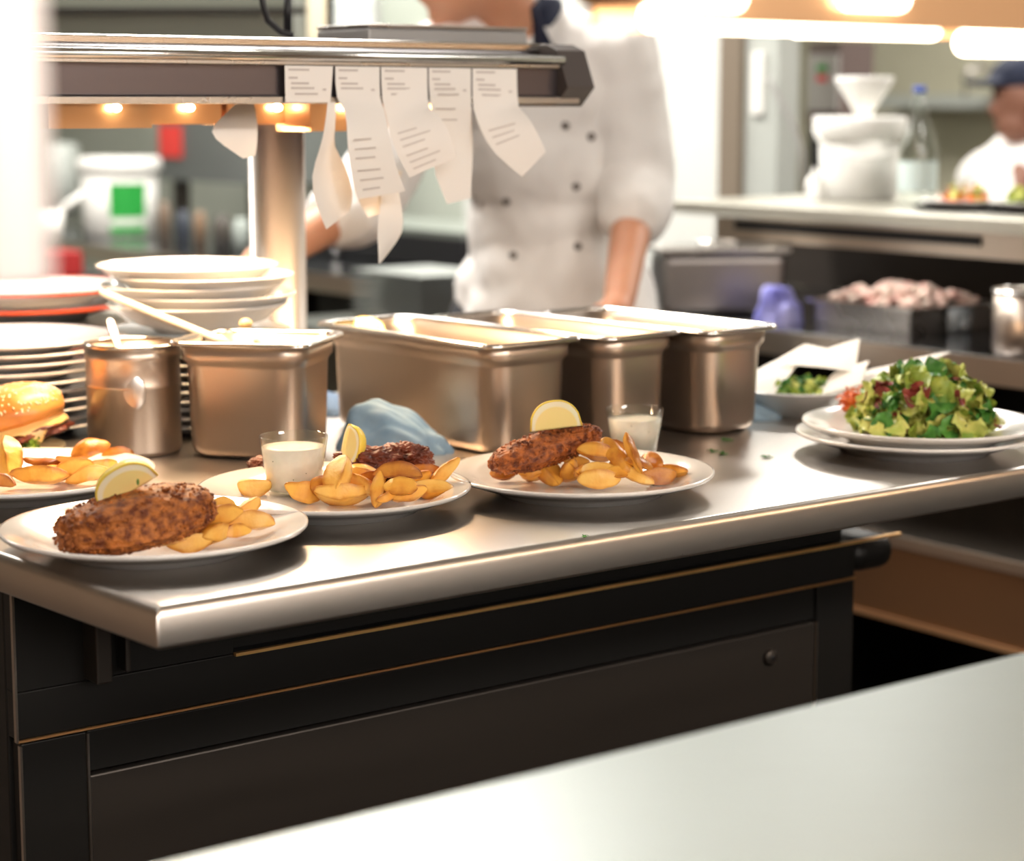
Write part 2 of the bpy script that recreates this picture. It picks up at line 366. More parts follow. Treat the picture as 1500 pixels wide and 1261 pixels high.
obj('stile', MB().uvbox(uj2 + .002, uR1, FV, FV + .02, .12, zL2 - .003), 'steel_dark', cab, smooth=False, bevel=.001)
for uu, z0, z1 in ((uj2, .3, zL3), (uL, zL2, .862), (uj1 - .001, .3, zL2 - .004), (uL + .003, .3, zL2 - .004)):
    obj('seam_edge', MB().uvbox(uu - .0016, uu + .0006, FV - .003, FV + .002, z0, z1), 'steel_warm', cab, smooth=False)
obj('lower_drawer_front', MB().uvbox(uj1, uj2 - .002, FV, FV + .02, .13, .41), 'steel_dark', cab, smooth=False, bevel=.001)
lp = WV(1127, 962, FV - .002)
ml = Matrix.Rotation(PHI, 3, 'Z') @ Matrix.Rotation(R(90), 3, 'X')
lk = obj('lock', MB().lathe([(0, -.002), (.0095, -.002), (.0095, .004), (.0075, .006), (0, .006)], lp, 24, ml), 'steel_mid', dr)
obj('key_slot', MB().lathe([(0, .006), (.003, .006), (.003, .0068), (0, .0068)], lp, 12, ml), 'black', dr)
bp_ = WV(150, 955, FV)
bu = uv(bp_)[0]
br = obj('bracket', MB().uvbox(bu - .02, bu - .004, FV - .03, FV, bp_.z - .022, .864).uvbox(bu + .014, bu + .02, FV - .02, FV, bp_.z - .018, .864), 'steel_mid', cab, smooth=False, bevel=.002)
for u0, v0 in ((uL + .05, FV + .06), (uR1 - .05, FV + .06), (uL + .05, 2.3), (uR1 - .05, 2.3)):
    obj('leg', MB().lathe([(.02, 0), (.022, .01), (.018, .02), (.018, .1)], U3(u0, v0), 20, None, True, True), 'steel', cab)
# right hand support frame under the overhanging end
obj('support_leg', MB().uvbox(1.93, 1.96, 2.30, 2.33, 0, .866), 'steel_mid', cab, smooth=False)
obj('support_rail', MB().uvbox(uR1, 1.96, 2.30, 2.33, .80, .83), 'steel_mid', cab, smooth=False)

# near worktop across the aisle
nt = obj('worktop', MB().uvbox(-.4, 3.2, .2, .947, .86, .9), 'steel_near', smooth=False, bevel=.004, bseg=3)
tag(nt, 'pale brushed steel worktop in the near right corner, across the aisle', 'worktop')
nb = thing('counter_cabinet', 'dark cabinet under the near worktop, below the frame', 'cabinet', U3(1.4, .5, 0))
obj('body', MB().uvbox(-.3, 3.1, .25, .88, .1, .86), 'steel_dark', nb, smooth=False)
for u0 in (-.2, 3.0):
    for v0 in (.3, .82): obj('leg', MB().uvbox(u0 - .02, u0 + .02, v0 - .02, v0 + .02, 0, .1), 'steel', nb, smooth=False)

# heat gantry over the near worktop (orange housing, glowing tubes)
G = thing('heat_gantry', 'orange heat lamp gantry with glowing tubes, close to the camera at top right', 'heat lamp', U3(1.6, .8, .9))
hz = 1.343
obj('housing', MB().uvbox(.685, 2.6, .78, .86, hz + .006, hz + .12), 'copper', G, smooth=False, bevel=.006)
obj('reflector', MB().uvbox(.70, 2.5, .775, .78, hz - .004, hz + .03).uvbox(.70, 2.5, .86, .865, hz - .004, hz + .03), 'copper', G, smooth=False)
for k, (a, b, vv, zz) in enumerate(((.70, .80, .815, hz + .001), (.805, .915, .815, hz - .000), (.925, 1.4, .80, hz - .009), (.69, .72, .772, hz + .010), (.80, .84, .772, hz + .013), (1.5, 2.4, .82, hz - .004))):
    obj('lamp_tube', MB().tube([U3(a, vv, zz), U3(b, vv, zz)], .0065, 12), 'tube', G)
for u0 in (2.55,):
    obj('post', MB().lathe([(.025, .9), (.025, hz + .03)], U3(u0, .82), 24, None, True, True), 'steel_post', G)
for u0, v0 in ((.8, .84), (1.5, .84), (2.2, .84)):
    area('heat_gantry_light', U3(u0, .82, hz - .02), .5, .9, (1, .66, .36), (0, 0, PHI), .06)
obj('post', MB().lathe([(.025, .9), (.025, hz + .03)], U3(-.35, .82), 24, None, True, True), 'steel_post', G)
obj('cross_bar', MB().uvbox(-.36, .685, .80, .84, hz + .018, hz + .06), 'white_plastic', G, smooth=False)
# white sleeve close to the lens at left, glow added to brighten it
c0 = WY(-14, 200, .72)
t = thing('pendant_lamp', 'blurred white lamp sleeve hanging close to the camera at the left edge', 'lamp', c0)
zb = WY(0, 415, .72).z
obj('shade', MB().lathe([(.002, 1.62), (.018, 1.6), (.0195, 1.5), (.0195, zb), (.017, zb), (.017, 1.5), (.002, 1.6)], (c0.x, c0.y, 0), 40), mat('glowing_lamp_shade', (.9, .85, .8), .5, emit=(1, .78, .68), es=.55), t)
obj('cord', MB().tube([(c0.x, c0.y, 1.6), (c0.x, c0.y, 2.7)], .003, 8), 'black', t)
area('pendant_glow', (c0.x, c0.y, zb + .02), .03, .04, (1, .8, .6))  # small light added to go with the sleeve's glow

# ================================================================ heat gantry on the pass
pv = 2.335; post = WV(411, 600, pv); post.z = .9; pu = uv(post)[0]
g = thing('heat_gantry', 'steel heated gantry on a round post, order tickets hanging along its front', 'heat lamp', U3(pu, pv, .9))
VF = 1.97; uE = 1.575
def section(u, pts): return [U3(u, a, b) for a, b in pts]
SEC = [(VF, 1.302), (VF - .004, 1.306), (VF, 1.308), (VF, 1.343), (VF + .03, 1.357), (VF + .10, 1.366), (2.38, 1.366), (2.395, 1.34), (2.38, 1.302)]
obj('beam', MB().prism(section(.5, SEC), None, U3(uE, 0) - U3(.5, 0)), 'gantry_dark', g, smooth=False, bevel=.0012)
obj('lower_lip', MB().uvbox(.5, uE, VF - .007, VF + .002, 1.2985, 1.3065), 'steel', g, smooth=False, bevel=.001)
obj('ticket_rail', MB().tube([U3(.5, VF - .012, 1.350), U3(uE - .03, VF - .012, 1.350)], .0058, 14), 'steel_rim', g)
obj('ticket_rail_lip', MB().uvbox(.5, uE - .035, VF - .012, VF - .001, 1.3405, 1.3475), 'steel', g, smooth=False, bevel=.001)
obj('top_strip', MB().uvbox(.5, uE, VF + .035, VF + .05, 1.361, 1.371), 'steel_rim', g, smooth=False, bevel=.002)
EC = [(VF + .004, 1.295), (VF - .022, 1.318), (VF - .002, 1.362), (VF + .02, 1.370), (2.40, 1.370), (2.42, 1.32), (2.395, 1.295)]
obj('end_cap', MB().prism(section(uE - .03, EC), None, U3(.042, 0)), 'endcap', g, smooth=False, bevel=.001)
obj('post', MB().lathe([(.052, .9), (.052, .905), (.0365, .908), (.0365, 1.303)], (post.x, post.y, 0), 48, None, True, True), 'steel_post', g)
obj('post', MB().lathe([(.052, .9), (.052, .905), (.0335, .908), (.0335, 1.303)], U3(.70, pv), 32, None, True, True), 'steel_post', g)
for k, (x0, x1, y1, vv) in enumerate(((68, 220, 188, 2.08), (218, 322, 182, 2.14), (330, 440, 182, 2.14), (452, 530, 192, 2.08), (560, 680, 186, 2.10))):
    ua, ub = uv(WV(x0, 170, vv))[0], uv(WV(x1, 170, vv))[0]; zl = WV((x0 + x1) / 2, y1, vv).z
    lm = obj('lamp_shade', MB().uvbox(ua, ub, vv - .004, vv, zl, 1.301).uvbox(ua, ub, vv + .07, vv + .074, zl, 1.301).uvbox(ua, ua + .004, vv, vv + .07, zl, 1.301).uvbox(ub - .004, ub, vv, vv + .07, zl, 1.301), 'copper', g, smooth=False)
    um = ua + (ub - ua) * (.62 if k != 1 else .5)
    bc = U3(um, vv - .012, 1.294)
    obj('bulb', MB().ball(bc, (.006, .006, .0045), None, 2), 'bulb', lm)
    obj('bulb', MB().uvbox(ua + .01, ub - .01, vv + .03, vv + .036, zl + .012, zl + .018), 'bulb', lm, smooth=False)
    area('heat_lamp_light', U3((ua + ub) / 2, vv + .035, zl + .004), .1, (2.4, 3.4, .9, 1.8, 1.5)[k], (1, .68, .40), (0, 0, PHI), .05)
# grey printer box on the beam, and its cable
pb = thing('ticket_printer', 'flat grey metal box on top of the heat gantry', 'printer', U3(1.47, 2.2, 1.366))
obj('housing', MB().uvbox(1.36, 1.60, 2.1, 2.22, 1.3665, 1.389), 'grey_box', pb, smooth=False, bevel=.003)
obj('lid', MB().uvbox(1.36, 1.60, 2.1, 2.22, 1.3895, 1.394), 'steel', pb, smooth=False, bevel=.001)
pts = [WV(383, -20, 2.15), WV(385, 5, 2.15), WV(392, 30, 2.15), WV(412, 47, 2.15), WV(430, 52, 2.14)]
tag(obj('cable', MB().tube(pts, .004, 10), 'black'), 'black cable drooping onto the gantry top', 'cable')
pts = [WV(422, -20, 2.17), WV(421, 48, 2.17)]
tag(obj('cable', MB().tube(pts, .005, 10), 'black'), 'straight black cable rising beside the drooping one', 'cable')

# ---------------------------------------------------------------- order tickets
def ribbon(name, rows, label, inkrows=(), top=None):
    """rows: list of (left Vector, right Vector) down the slip"""
    mb = MB(); n = 6; P = []
    for i, (a, b) in enumerate(rows):
        P.append([a.lerp(b, k / n) for k in range(n + 1)])
    mb.loft(P, False, False, closed=False)
    c = rows[0][0].lerp(rows[0][1], .5)
    t = tag(obj(name, mb, 'paper', at=c, sub=1), label, 'order ticket', 'order tickets on the gantry')
    m2 = MB()
    for (ri, f, s0, s1) in inkrows:
        a, b = rows[ri]; c2, d2 = rows[ri + 1]
        p = a.lerp(c2, f); q = b.lerp(d2, f); p2 = a.lerp(c2, f + .055); q2 = b.lerp(d2, f + .055)
        nrm = (q - p).cross(p2 - p).normalized() * .0008
        if nrm.y > 0: nrm = -nrm
        m2.faces([p.lerp(q, s0) + nrm, p.lerp(q, s1) + nrm, p2.lerp(q2, s1) + nrm, p2.lerp(q2, s0) + nrm], [(0, 1, 2, 3)])
    if inkrows: obj('print', m2, 'ink', t, smooth=False)
    return t
VT = VF - .0105
def T(x, y, dv=0): return WV(x, y, VT - dv)
INK = [(0, .08, .07, .5), (0, .30, .07, .26), (0, .45, .12, .5), (0, .58, .12, .62), (0, .62, .8, .88), (0, .74, .2, .7)]
def body_ink(r0, r1): return [(r, f, .14, .14 + random.uniform(.35, .6)) for r in range(r0, r1) for f in (.1, .4, .7)]
random.seed(3)
ribbon('order_ticket', [(T(417, 96), T(488, 97)), (T(418, 150), T(484, 150)), (T(470, 152, .012), T(490, 152, .002)), (T(474, 185, .03), T(492, 180, .01)), (T(470, 215, .04), T(487, 212, .0)), (T(455, 258, .03), T(480, 240, -.02)), (T(452, 270, .03), T(514, 262, -.02)), (T(462, 300, .03), T(512, 290, -.02)), (T(478, 334, .02), T(512, 308, -.02))][:2],
       'short white order ticket on the gantry front, first from the left', INK)
ribbon('order_ticket', [(T(480, 150), T(492, 150)), (T(476, 185, .01), T(492, 185)), (T(470, 215, .02), T(487, 216)), (T(453, 258, .02), T(505, 236, -.02)), (T(462, 300, .02), T(520, 285, -.02)), (T(478, 336, .01), T(512, 310, -.02))],
       'long order ticket twisting down edge-on beside the post, its white end flared')
ribbon('order_ticket', [(T(491, 97), T(556, 98)), (T(491, 150), T(556, 150)), (T(508, 158, .01), T(562, 152, .005)), (T(508, 200, .03), T(570, 195, .02)), (T(512, 245, .03), T(578, 240, .02)), (T(524, 292, .02), T(594, 280, .01))],
       'long printed order ticket hanging straight, second on the gantry front', INK + body_ink(3, 5))
ribbon('order_ticket', [(T(558, 98), T(626, 99)), (T(559, 150), T(626, 150)), (T(566, 168, .0), T(632, 165, .02)), (T(570, 195, .01), T(648, 172, .03)), (T(582, 228, .02), T(660, 200, .04)), (T(600, 260, .02), T(668, 230, .04))],
       'order ticket whose lower half swings right in a tilted square', INK + body_ink(3, 5))
ribbon('order_ticket', [(T(628, 99), T(690, 100)), (T(628, 150), T(690, 150)), (T(640, 190, -.01), T(692, 190, -.01)), (T(632, 245, -.01), T(694, 220, -.01)), (T(644, 272, -.01), T(690, 268, -.01)), (T(655, 299, -.01), T(690, 290, -.01))],
       'order ticket hanging behind the tilted one, bright blank tail below', INK + [(1, .2, .1, .6), (1, .6, .1, .6), (2, .2, .1, .6)])
ribbon('order_ticket', [(T(692, 100), T(757, 101)), (T(692, 150), T(758, 153)), (T(694, 160, .0), T(762, 160, .01)), (T(703, 190, .01), T(774, 172, .03)), (T(722, 225, .02), T(788, 195, .04)), (T(765, 259, .03), T(800, 222, .045))],
       'rightmost order ticket, lower half curling out toward the cook', INK + body_ink(3, 4))
ribbon('order_ticket', [(WV(345, 152, 2.05), WV(372, 152, 2.05)), (WV(325, 172, 2.04), WV(376, 170, 2.04)), (WV(302, 193, 2.03), WV(378, 195, 2.03)), (WV(328, 214, 2.03), WV(376, 218, 2.03)), (WV(356, 232, 2.03), WV(374, 228, 2.03))],
       'blank square ticket curling out behind the gantry post, left side')
ribbon('order_ticket', [(T(560, 270, -.03), T(580, 262, -.03)), (T(557, 300, -.02), T(586, 290, -.03)), (T(553, 332, -.01), T(594, 330, -.03)), (T(553, 352, -.01), T(584, 352, -.03)), (T(555, 386, -.01), T(558, 385, -.03))],
       'bright white pointed ticket end hanging lowest of all')
ribbon('order_ticket', [(T(515, 255, -.03), T(590, 250, -.03)), (T(520, 290, -.03), T(575, 285, -.03)), (T(540, 318, -.03), T(560, 312, -.03))], 'ticket hanging behind the straight printed one, only its lower end showing')
# ================================================================ metal pans
PH = .131
def pan(name, c, hx, hy, rz, label, h=PH, group='metal food pans along the back of the worktop', rim_m='steel_rim', body_m='steel_pan', low=.012, cat='food pan'):
    t = thing(name, label, cat, (c[0], c[1], c[2]), group)
    z = c[2]
    def rr(d, zz, r): return rrect(c[0], c[1], hx - d, hy - d, max(r, .004), z + zz, rz, 6)
    sh = h * .80
    body = MB().loft([rr(.034, .0, .02), rr(.022, .0015, .028), rr(.017, .006, .03), rr(.0145, .014, .03), rr(low, sh - .004, .03), rr(low - .001, sh, .03), rr(.0075, sh + .005, .03), rr(.007, h - .004, .028),
        rr(.0085, h - .004, .026), rr(.0092, sh + .005, .026), rr(low + .0015, sh, .028), rr(.016, .014, .028), rr(.022, .004, .026), rr(.034, .003, .02)])
    obj('body', body, body_m, t)
    rim = MB().loft([rr(.0075, h - .0042, .026), rr(.001, h - .0045, .02), rr(-.0006, h - .0052, .02), rr(-.0012, h - .003, .02), rr(.0, h - .0004, .02), rr(.002, h, .02), rr(.0045, h - .0004, .022), rr(.0075, h - .0016, .026), rr(.0088, h - .0042, .026), rr(.0082, h - .006, .026)], False, False)
    obj('rim', rim, rim_m, t)
    return t
def UP(u, v, z=.9): p = U3(u, v, z); return p
pan('food_pan', UP(1.406, 2.008), .0735, .172, PHI + R(4), 'widest and nearest deep steel pan, lemon pieces inside, middle of the worktop')
pan('food_pan', UP(1.551, 1.985), .067, .166, PHI + R(5), 'deep steel pan between the lemon pan and the farthest right pan')
pan('food_pan', UP(1.687, 1.955), .066, .160, PHI + R(5), 'deep steel pan at the right end of the row of pans')
pan('food_pan', UP(1.168, 2.043), .076, .083, PHI + R(40), 'small square steel pan with a spatula handle leaning in it', .135)
dp = WV(893, 500, 2.02)
# green drip down the second pan
def on(px, py, obs=None): return None
# round can with spoon
cc = W(198, 661); cc.z = .9
t = thing('bain_marie_can', 'round steel can with a spoon handle sticking out', 'metal container', cc, None)
r0 = .0535; hh = .126
obj('body', MB().lathe([(0, 0), (r0 - .006, 0), (r0 - .002, .002), (r0, .006), (r0, .078), (r0 + .0012, .0795), (r0 + .0002, .082), (r0, .108), (r0 + .0012, .11), (r0 + .0012, hh - .002), (r0 - .0005, hh - .002), (r0 - .0012, .006), (0, .003)], cc, 72), 'steel_pan', t)
obj('rim', MB().lathe([(r0 + .0005 + .0022 * math.cos(a), hh + .0 + .0022 * math.sin(a)) for a in [2 * math.pi * k / 10 for k in range(11)]], cc, 72), 'steel_rim', t)
obj('contents', MB().lathe([(0, .095), (.03, .096), (r0 - .002, .094), (r0 - .002, .08), (0, .08)], cc, 40), mat('dark_relish', (.12, .07, .05), .4), t, kind='stuff')
a, b = WY(160, 466, cc.y + .01), WY(176, 520, cc.y - .02); d = (b - a)
sp_ = thing('spoon', 'steel spoon standing in the round can', 'spoon', b + d * .9)
obj('handle', MB().tube([a, a + d * .08, a + d * .35, a + d * .7, b, b + d * .8], [.003, .0055, .0058, .004, .0035, .0035], 12, (1, .35)), 'steel', sp_)
obj('bowl', MB().ball(b + d * 1.0, (.017, .004, .024)), 'steel', sp_)
# spatula in the small pan
a = WY(148, 428, 2.44); b = WY(314, 496, 2.37); d = b - a
s2 = thing('spatula', 'cream plastic spatula leaning in the small square pan', 'spatula', b + d * .3)
obj('handle', MB().tube([a, a + d * .06, a + d * .5, b, b + d * .12], [.0035, .0048, .005, .0052, .005], 14), mat('cream_plastic', (.75, .66, .52), .4), s2)
m_ = d.to_track_quat('X', 'Z').to_matrix()
obj('blade', MB().obox(b + d * .2, (.03, .02, .004), 0, m_), 'white_plastic', s2, bevel=.002)
tag(obj('food_scrap', MB().ball(WY(360, 474, 2.40), (.008, .006, .006)), 'bread'), 'small white scrap of food on the rim of the small pan', 'food scrap')

# ================================================================ plates
def plate_prof(R_, h=.0235, foot=.6):
    k = R_ / .138
    return [(0, .003), (.078 * k, .003), (.080 * k, 0), (.086 * k, 0), (.089 * k, .004), (.118 * k, h * .55), (.1365 * k, h * .82), (.138 * k, h * .9), (.1378 * k, h), (.1355 * k, h), (.112 * k, h * .72), (.098 * k, .0095), (.088 * k, .0075), (0, .0068)]
def plate(c, R_, label, group=None, h=.0235, tilt=None):
    c = Vector(c)
    t = obj('dinner_plate', MB().lathe(plate_prof(R_, h), c, 96), 'porcelain', at=c)
    return tag(t, label, 'plate', group)
def at_rim(x, y, z0=.9, h=.0235): p = W(x, y, z0 + h); p.z = z0; return p
pA = at_rim(227, 766); pB = at_rim(490, 710); pC = at_rim(851, 687); pD = at_rim(28, 688)
plate(pA, .138, 'white dinner plate nearest the camera, under the big breaded cutlet')
plate(pB, .136, 'white dinner plate with grilled meat and sauce glass, second from the right front')
plate(pC, .138, 'white dinner plate with the rolled breaded meat, right of the blue cloth')
plate(pD, .139, 'white dinner plate under the burger at the left edge')
pS = at_rim(1340, 630, .9)
lowp = plate(pS, .137, 'lower of two white plates under the salad heap')
pS2 = Vector(pS) + Vector((.008, .004, .0115))
plate(pS2, .137, 'upper of two white plates, directly under the salad heap')

# stacks at the back left
ls = W(8, 628); ls.z = .9
pr = plate(ls, .134, 'bottom plate of the left stack of white plates', 'white plates in the left stack', .016)
for k in range(1, 10):
    q = ls + Vector((random.uniform(-.004, .004), random.uniform(-.004, .004), .0112 * k))
    c2 = copy_tree(pr, q, ('top plate of the left stack, its bright well empty' if k == 9 else 'white plate inside the left stack, behind the burger'), rz=k)
pr['label'] = 'lowest white plate of the left stack, behind the burger'
for k, o_ in enumerate([o for o in bpy.data.objects if o.get('group') == 'white plates in the left stack']):
    if 0 < k < 9: o_['label'] = 'white plate in the left stack, %s from its bottom' % ('second third fourth fifth sixth seventh eighth ninth'.split()[k - 1])
rs = W(293, 624); rs.z = .9
pr = plate(rs, .112, 'lowest white plate of the taller stack behind the round can', 'white plates in the tall stack', .015)
for k in range(1, 11):
    q = rs + Vector((random.uniform(-.003, .003), random.uniform(-.003, .003), .0108 * k))
    copy_tree(pr, q, 'white plate in the tall stack, %s from its bottom' % ('second third fourth fifth sixth seventh eighth ninth tenth eleventh'.split()[k - 1]), rz=k)
def bowl_prof(R_, h, t=.004):
    return [(0, .003), (R_ * .42, .003), (R_ * .43, 0), (R_ * .47, 0), (R_ * .5, .004), (R_ * .78, h * .42), (R_ * .93, h * .82), (R_ * .985, h - .003), (R_, h - .001), (R_ - .001, h), (R_ - .004, h), (R_ * .90, h * .83), (R_ * .74, h * .48), (R_ * .48, .0085), (0, .007)]
bz = .9 + .0108 * 10 + .012
bq = Vector((rs.x, rs.y, bz))
b0 = obj('deep_bowl', MB().lathe(bowl_prof(.112, .036), bq, 96), 'porcelain', at=bq)
tag(b0, 'lowest shallow white bowl of the stack under the bright top bowl', 'bowl', 'white bowls on the tall plate stack')
nm = ['second shallow white bowl from the bottom of the bowls', 'third shallow white bowl from the bottom of the bowls', 'shallow white bowl just under the top bowl', 'top white bowl of the tall stack, brightly lit']
for k in range(1, 5):
    copy_tree(b0, bq + Vector(((.010, -.006, .008, -.012)[k - 1], random.uniform(-.004, .004), .0118 * k)), nm[k - 1], rz=k)

# red rimmed dishes on a side shelf behind the left stack
rc = WY(28, 455, 2.86)
sd = obj('side_shelf', MB().uvbox(.55, 1.38, 2.47, 3.1, rc.z - .05, rc.z - .012), 'steel_warm', smooth=False, bevel=.004)
tag(sd, 'steel side shelf behind the plate stacks at far left', 'shelf')
for q in ((.6, 2.52), (1.33, 2.52), (.6, 3.05), (1.33, 3.05)):
    obj('leg', MB().uvbox(q[0] - .015, q[0] + .015, q[1] - .015, q[1] + .015, 0, rc.z - .05), 'steel', sd, smooth=False)
for k in range(2):
    cz = Vector((rc.x + .01 * k, rc.y, rc.z - .012 + .024 * k))
    t = thing('serving_dish', ['lower red rimmed white serving dish at far left', 'upper red rimmed white serving dish at far left'][k], 'dish', cz, 'red rimmed dishes')
    obj('dish', MB().lathe(plate_prof(.148, .024), cz, 72), 'porcelain', t)
    obj('rim_band', MB().lathe([(.1475 + .0028 * math.cos(a), .0225 + .0028 * math.sin(a)) for a in [2 * math.pi * j / 8 for j in range(9)]], cz, 72), 'red_rim', t)

# bowl with paper and side salad
bw = W(1167, 607); bw.z = .9
t = obj('salad_bowl', MB().lathe(bowl_prof(.074, .036), bw, 80), 'porcelain', at=bw)
tag(t, 'small white bowl lined with paper, left of the large salad', 'bowl')
def sheet(name, quad, label, cat, m, nu=10, nv=8, wob=.003, seed=0, curl=None, group=None):
    a, b, c, d = [Vector(q) for q in quad]; rows = []
    for j in range(nv + 1):
        row = []
        for i in range(nu + 1):
            s, r_ = i / nu, j / nv
            p = a.lerp(b, s).lerp(d.lerp(c, s), r_)
            n3 = noise.noise_vector(p * 18 + Vector((seed, 0, 0))) * wob
            if curl: p = p + curl(s, r_)
            row.append(p + n3)
        rows.append(row)
    return tag(obj(name, MB().loft(rows, False, False, closed=False), m, sub=1, solid=.0006), label, cat, group)
Yb = bw.y
sheet('paper_liner', [WY(1076, 566, Yb - .035), WY(1130, 584, Yb - .05), WY(1178, 524, Yb + .02), WY(1092, 544, Yb + .03)], 'greaseproof paper folded over the left side of the small salad bowl', 'paper', 'paper_w', seed=1)
sheet('paper_liner', [WY(1150, 532, Yb + .0), WY(1252, 545, Yb + .0), WY(1262, 497, Yb + .06), WY(1206, 510, Yb + .06)], 'greaseproof paper standing up at the back of the small salad bowl', 'paper', 'paper_w', seed=2)
sheet('paper_liner', [WY(1182, 586, Yb - .05), WY(1262, 562, Yb - .03), WY(1274, 528, Yb + .02), WY(1222, 545, Yb + .01)][:4], 'greaseproof paper on the right side of the small salad bowl', 'paper', 'paper_w', seed=3)
sheet('paper_liner', [WY(1192, 590, Yb - .06), WY(1262, 575, Yb - .04), WY(1400, 513, Yb + .05), WY(1250, 545, Yb + .02)], 'long strip of greaseproof paper sticking out behind the large salad', 'paper', 'paper_w', seed=4)
sheet('paper_liner', [WY(1112, 540, Yb + .03), WY(1170, 538, Yb + .00), WY(1222, 512, Yb + .05), WY(1180, 505, Yb + .07)], 'greaseproof paper between the left fold and the back of the bowl', 'paper', 'paper_w', seed=5)

# ================================================================ leaves
def leaf(mb, c, size, m, ruffle, seed):
    n, k = 9, 7; rnd = random.Random(seed); rows = []
    ph = rnd.uniform(0, 6)
    bend = rnd.uniform(.4, 1.3); fold = rnd.uniform(.1, .6)
    for i in range(k):
        t_ = i / (k - 1); wdt = math.sin(math.pi * (t_ * .82 + .1)) ** .7 * .5
        row = []
        for j in range(n):
            s = (j / (n - 1) - .5) * 2
            x = s * wdt * (1 - .0 * t_); y = t_ - .5
            z = -bend * (t_ - .5) ** 2 * .7 + fold * abs(s) * wdt + ruffle * abs(s) ** 2 * math.sin(ph + 9 * t_ + 3 * s) * .5 + rnd.uniform(-.03, .03)
            if j in (0, n - 1): x *= 1 + .12 * math.sin(17 * t_ + ph)
            row.append(c + m @ (Vector((x, y, z)) * size))
        rows.append(row)
    mb.loft(rows, False, False, closed=False)
def heap(center, rx, ry, hz_, n, size, sets, name, cat, labels, seed, base=.006):
    rnd = random.Random(seed); mbs = [MB() for _ in sets]
    for i in range(n):
        a = rnd.uniform(0, 2 * math.pi); e = math.asin(rnd.uniform(0.0, 1)); k = rnd.uniform(.55, .92)
        dirn = Vector((math.cos(a) * math.cos(e), math.sin(a) * math.cos(e), math.sin(e)))
        p = Vector(center) + Vector((dirn.x * rx, dirn.y * ry, dirn.z * hz_ + base)) * k
        p.z = max(p.z, center[2] + size * .42)
        m = dirn.to_track_quat('Z', 'Y').to_matrix() @ Euler((rnd.uniform(-.9, .9), rnd.uniform(-.9, .9), rnd.uniform(0, 6.3))).to_matrix()
        s = rnd.choices(range(len(sets)), [x[1] for x in sets])[0]
        leaf(mbs[s], p, size * rnd.uniform(.7, 1.25), m, .35, rnd.random())
    for mb, (mm, _), lb in zip(mbs, sets, labels):
        if len(mb.bm.verts): tag(obj(name, mb, mm, sub=1, at=center), lb, cat, None, 'stuff')
sc_ = Vector((pS2.x + .006, pS2.y + .004, pS2.z + .008))
# inner mass so the heap is not hollow
heap(sc_, .090, .088, .080, 330, .026, [('leaf1', 5), ('leaf2', 6.5), ('leaf4', 2.0), ('leaf3', 2.4)], 'salad_leaves', 'salad',
     ['mid green lettuce leaves heaped on the upper salad plate', 'pale yellow green curly lettuce in the large salad heap', 'dark green leaves among the large salad heap', 'dark red lettuce leaves in the large salad heap'], 11)
heap(Vector((bw.x + .002, bw.y - .012, bw.z + .020)), .050, .045, .030, 90, .017, [('leaf4', 3), ('leaf1', 4), ('leaf2', 1)], 'salad_leaves', 'salad',
     ['dark green leaves in the small paper lined bowl', 'mid green lettuce in the small paper lined bowl', 'pale lettuce in the small paper lined bowl'], 5, .004)
def cucumber(px, py, dz, tilt, rz, r_, label):
    c = W(px, py, sc_.z + dz); c.y = min(c.y, c.y); m = Matrix.Rotation(rz, 3, 'Z') @ Matrix.Rotation(tilt, 3, 'X')
    t = thing('cucumber_slice', label, 'cucumber', c, 'cucumber slices in the large salad')
    obj('flesh', MB().lathe([(0, -.002), (r_ - .0014, -.002), (r_ - .0012, .002), (0, .002)], c, 28, m), 'cuc', t)
    obj('peel', MB().lathe([(r_ - .0013, -.0021), (r_, -.0019), (r_, .0019), (r_ - .0013, .0021), (r_ - .0013, -.0021)], c, 28, m), 'cuc_skin', t)
cucumber(1283, 612, .016, R(62), R(12), .017, 'front facing cucumber slice at the left foot of the salad heap')
cucumber(1267, 612, .014, R(70), R(35), .016, 'cucumber slice overlapped by the facing one, at far left of salad')
cucumber(1300, 590, .028, R(40), R(-20), .013, 'smaller cucumber slice above the facing one')
cucumber(1330, 622, .012, R(35), R(8), .015, 'cucumber slice low in front of the salad, beside dark leaves')
cucumber(1372, 626, .012, R(30), R(-30), .015, 'cucumber slice lying low in front centre of the salad')
mb = MB(); rnd = random.Random(4); cr = W(1250, 600, sc_.z + .012)
for i in range(90):
    p = cr + Vector((rnd.gauss(0, .008), rnd.gauss(0, .009), abs(rnd.gauss(0, .010)))); d = Vector((rnd.uniform(-1, 1), rnd.uniform(-1, 1), rnd.uniform(-.6, .6))).normalized() * .007
    p.z = max(p.z, sc_.z + .004)
    mb.tube([p - d, p + Vector((0, 0, .0015)), p + d], .0012, 5)
tag(obj('carrot_shreds', mb, 'carrot'), 'orange carrot shreds beside the left side of the large salad', 'carrot', None, 'stuff')

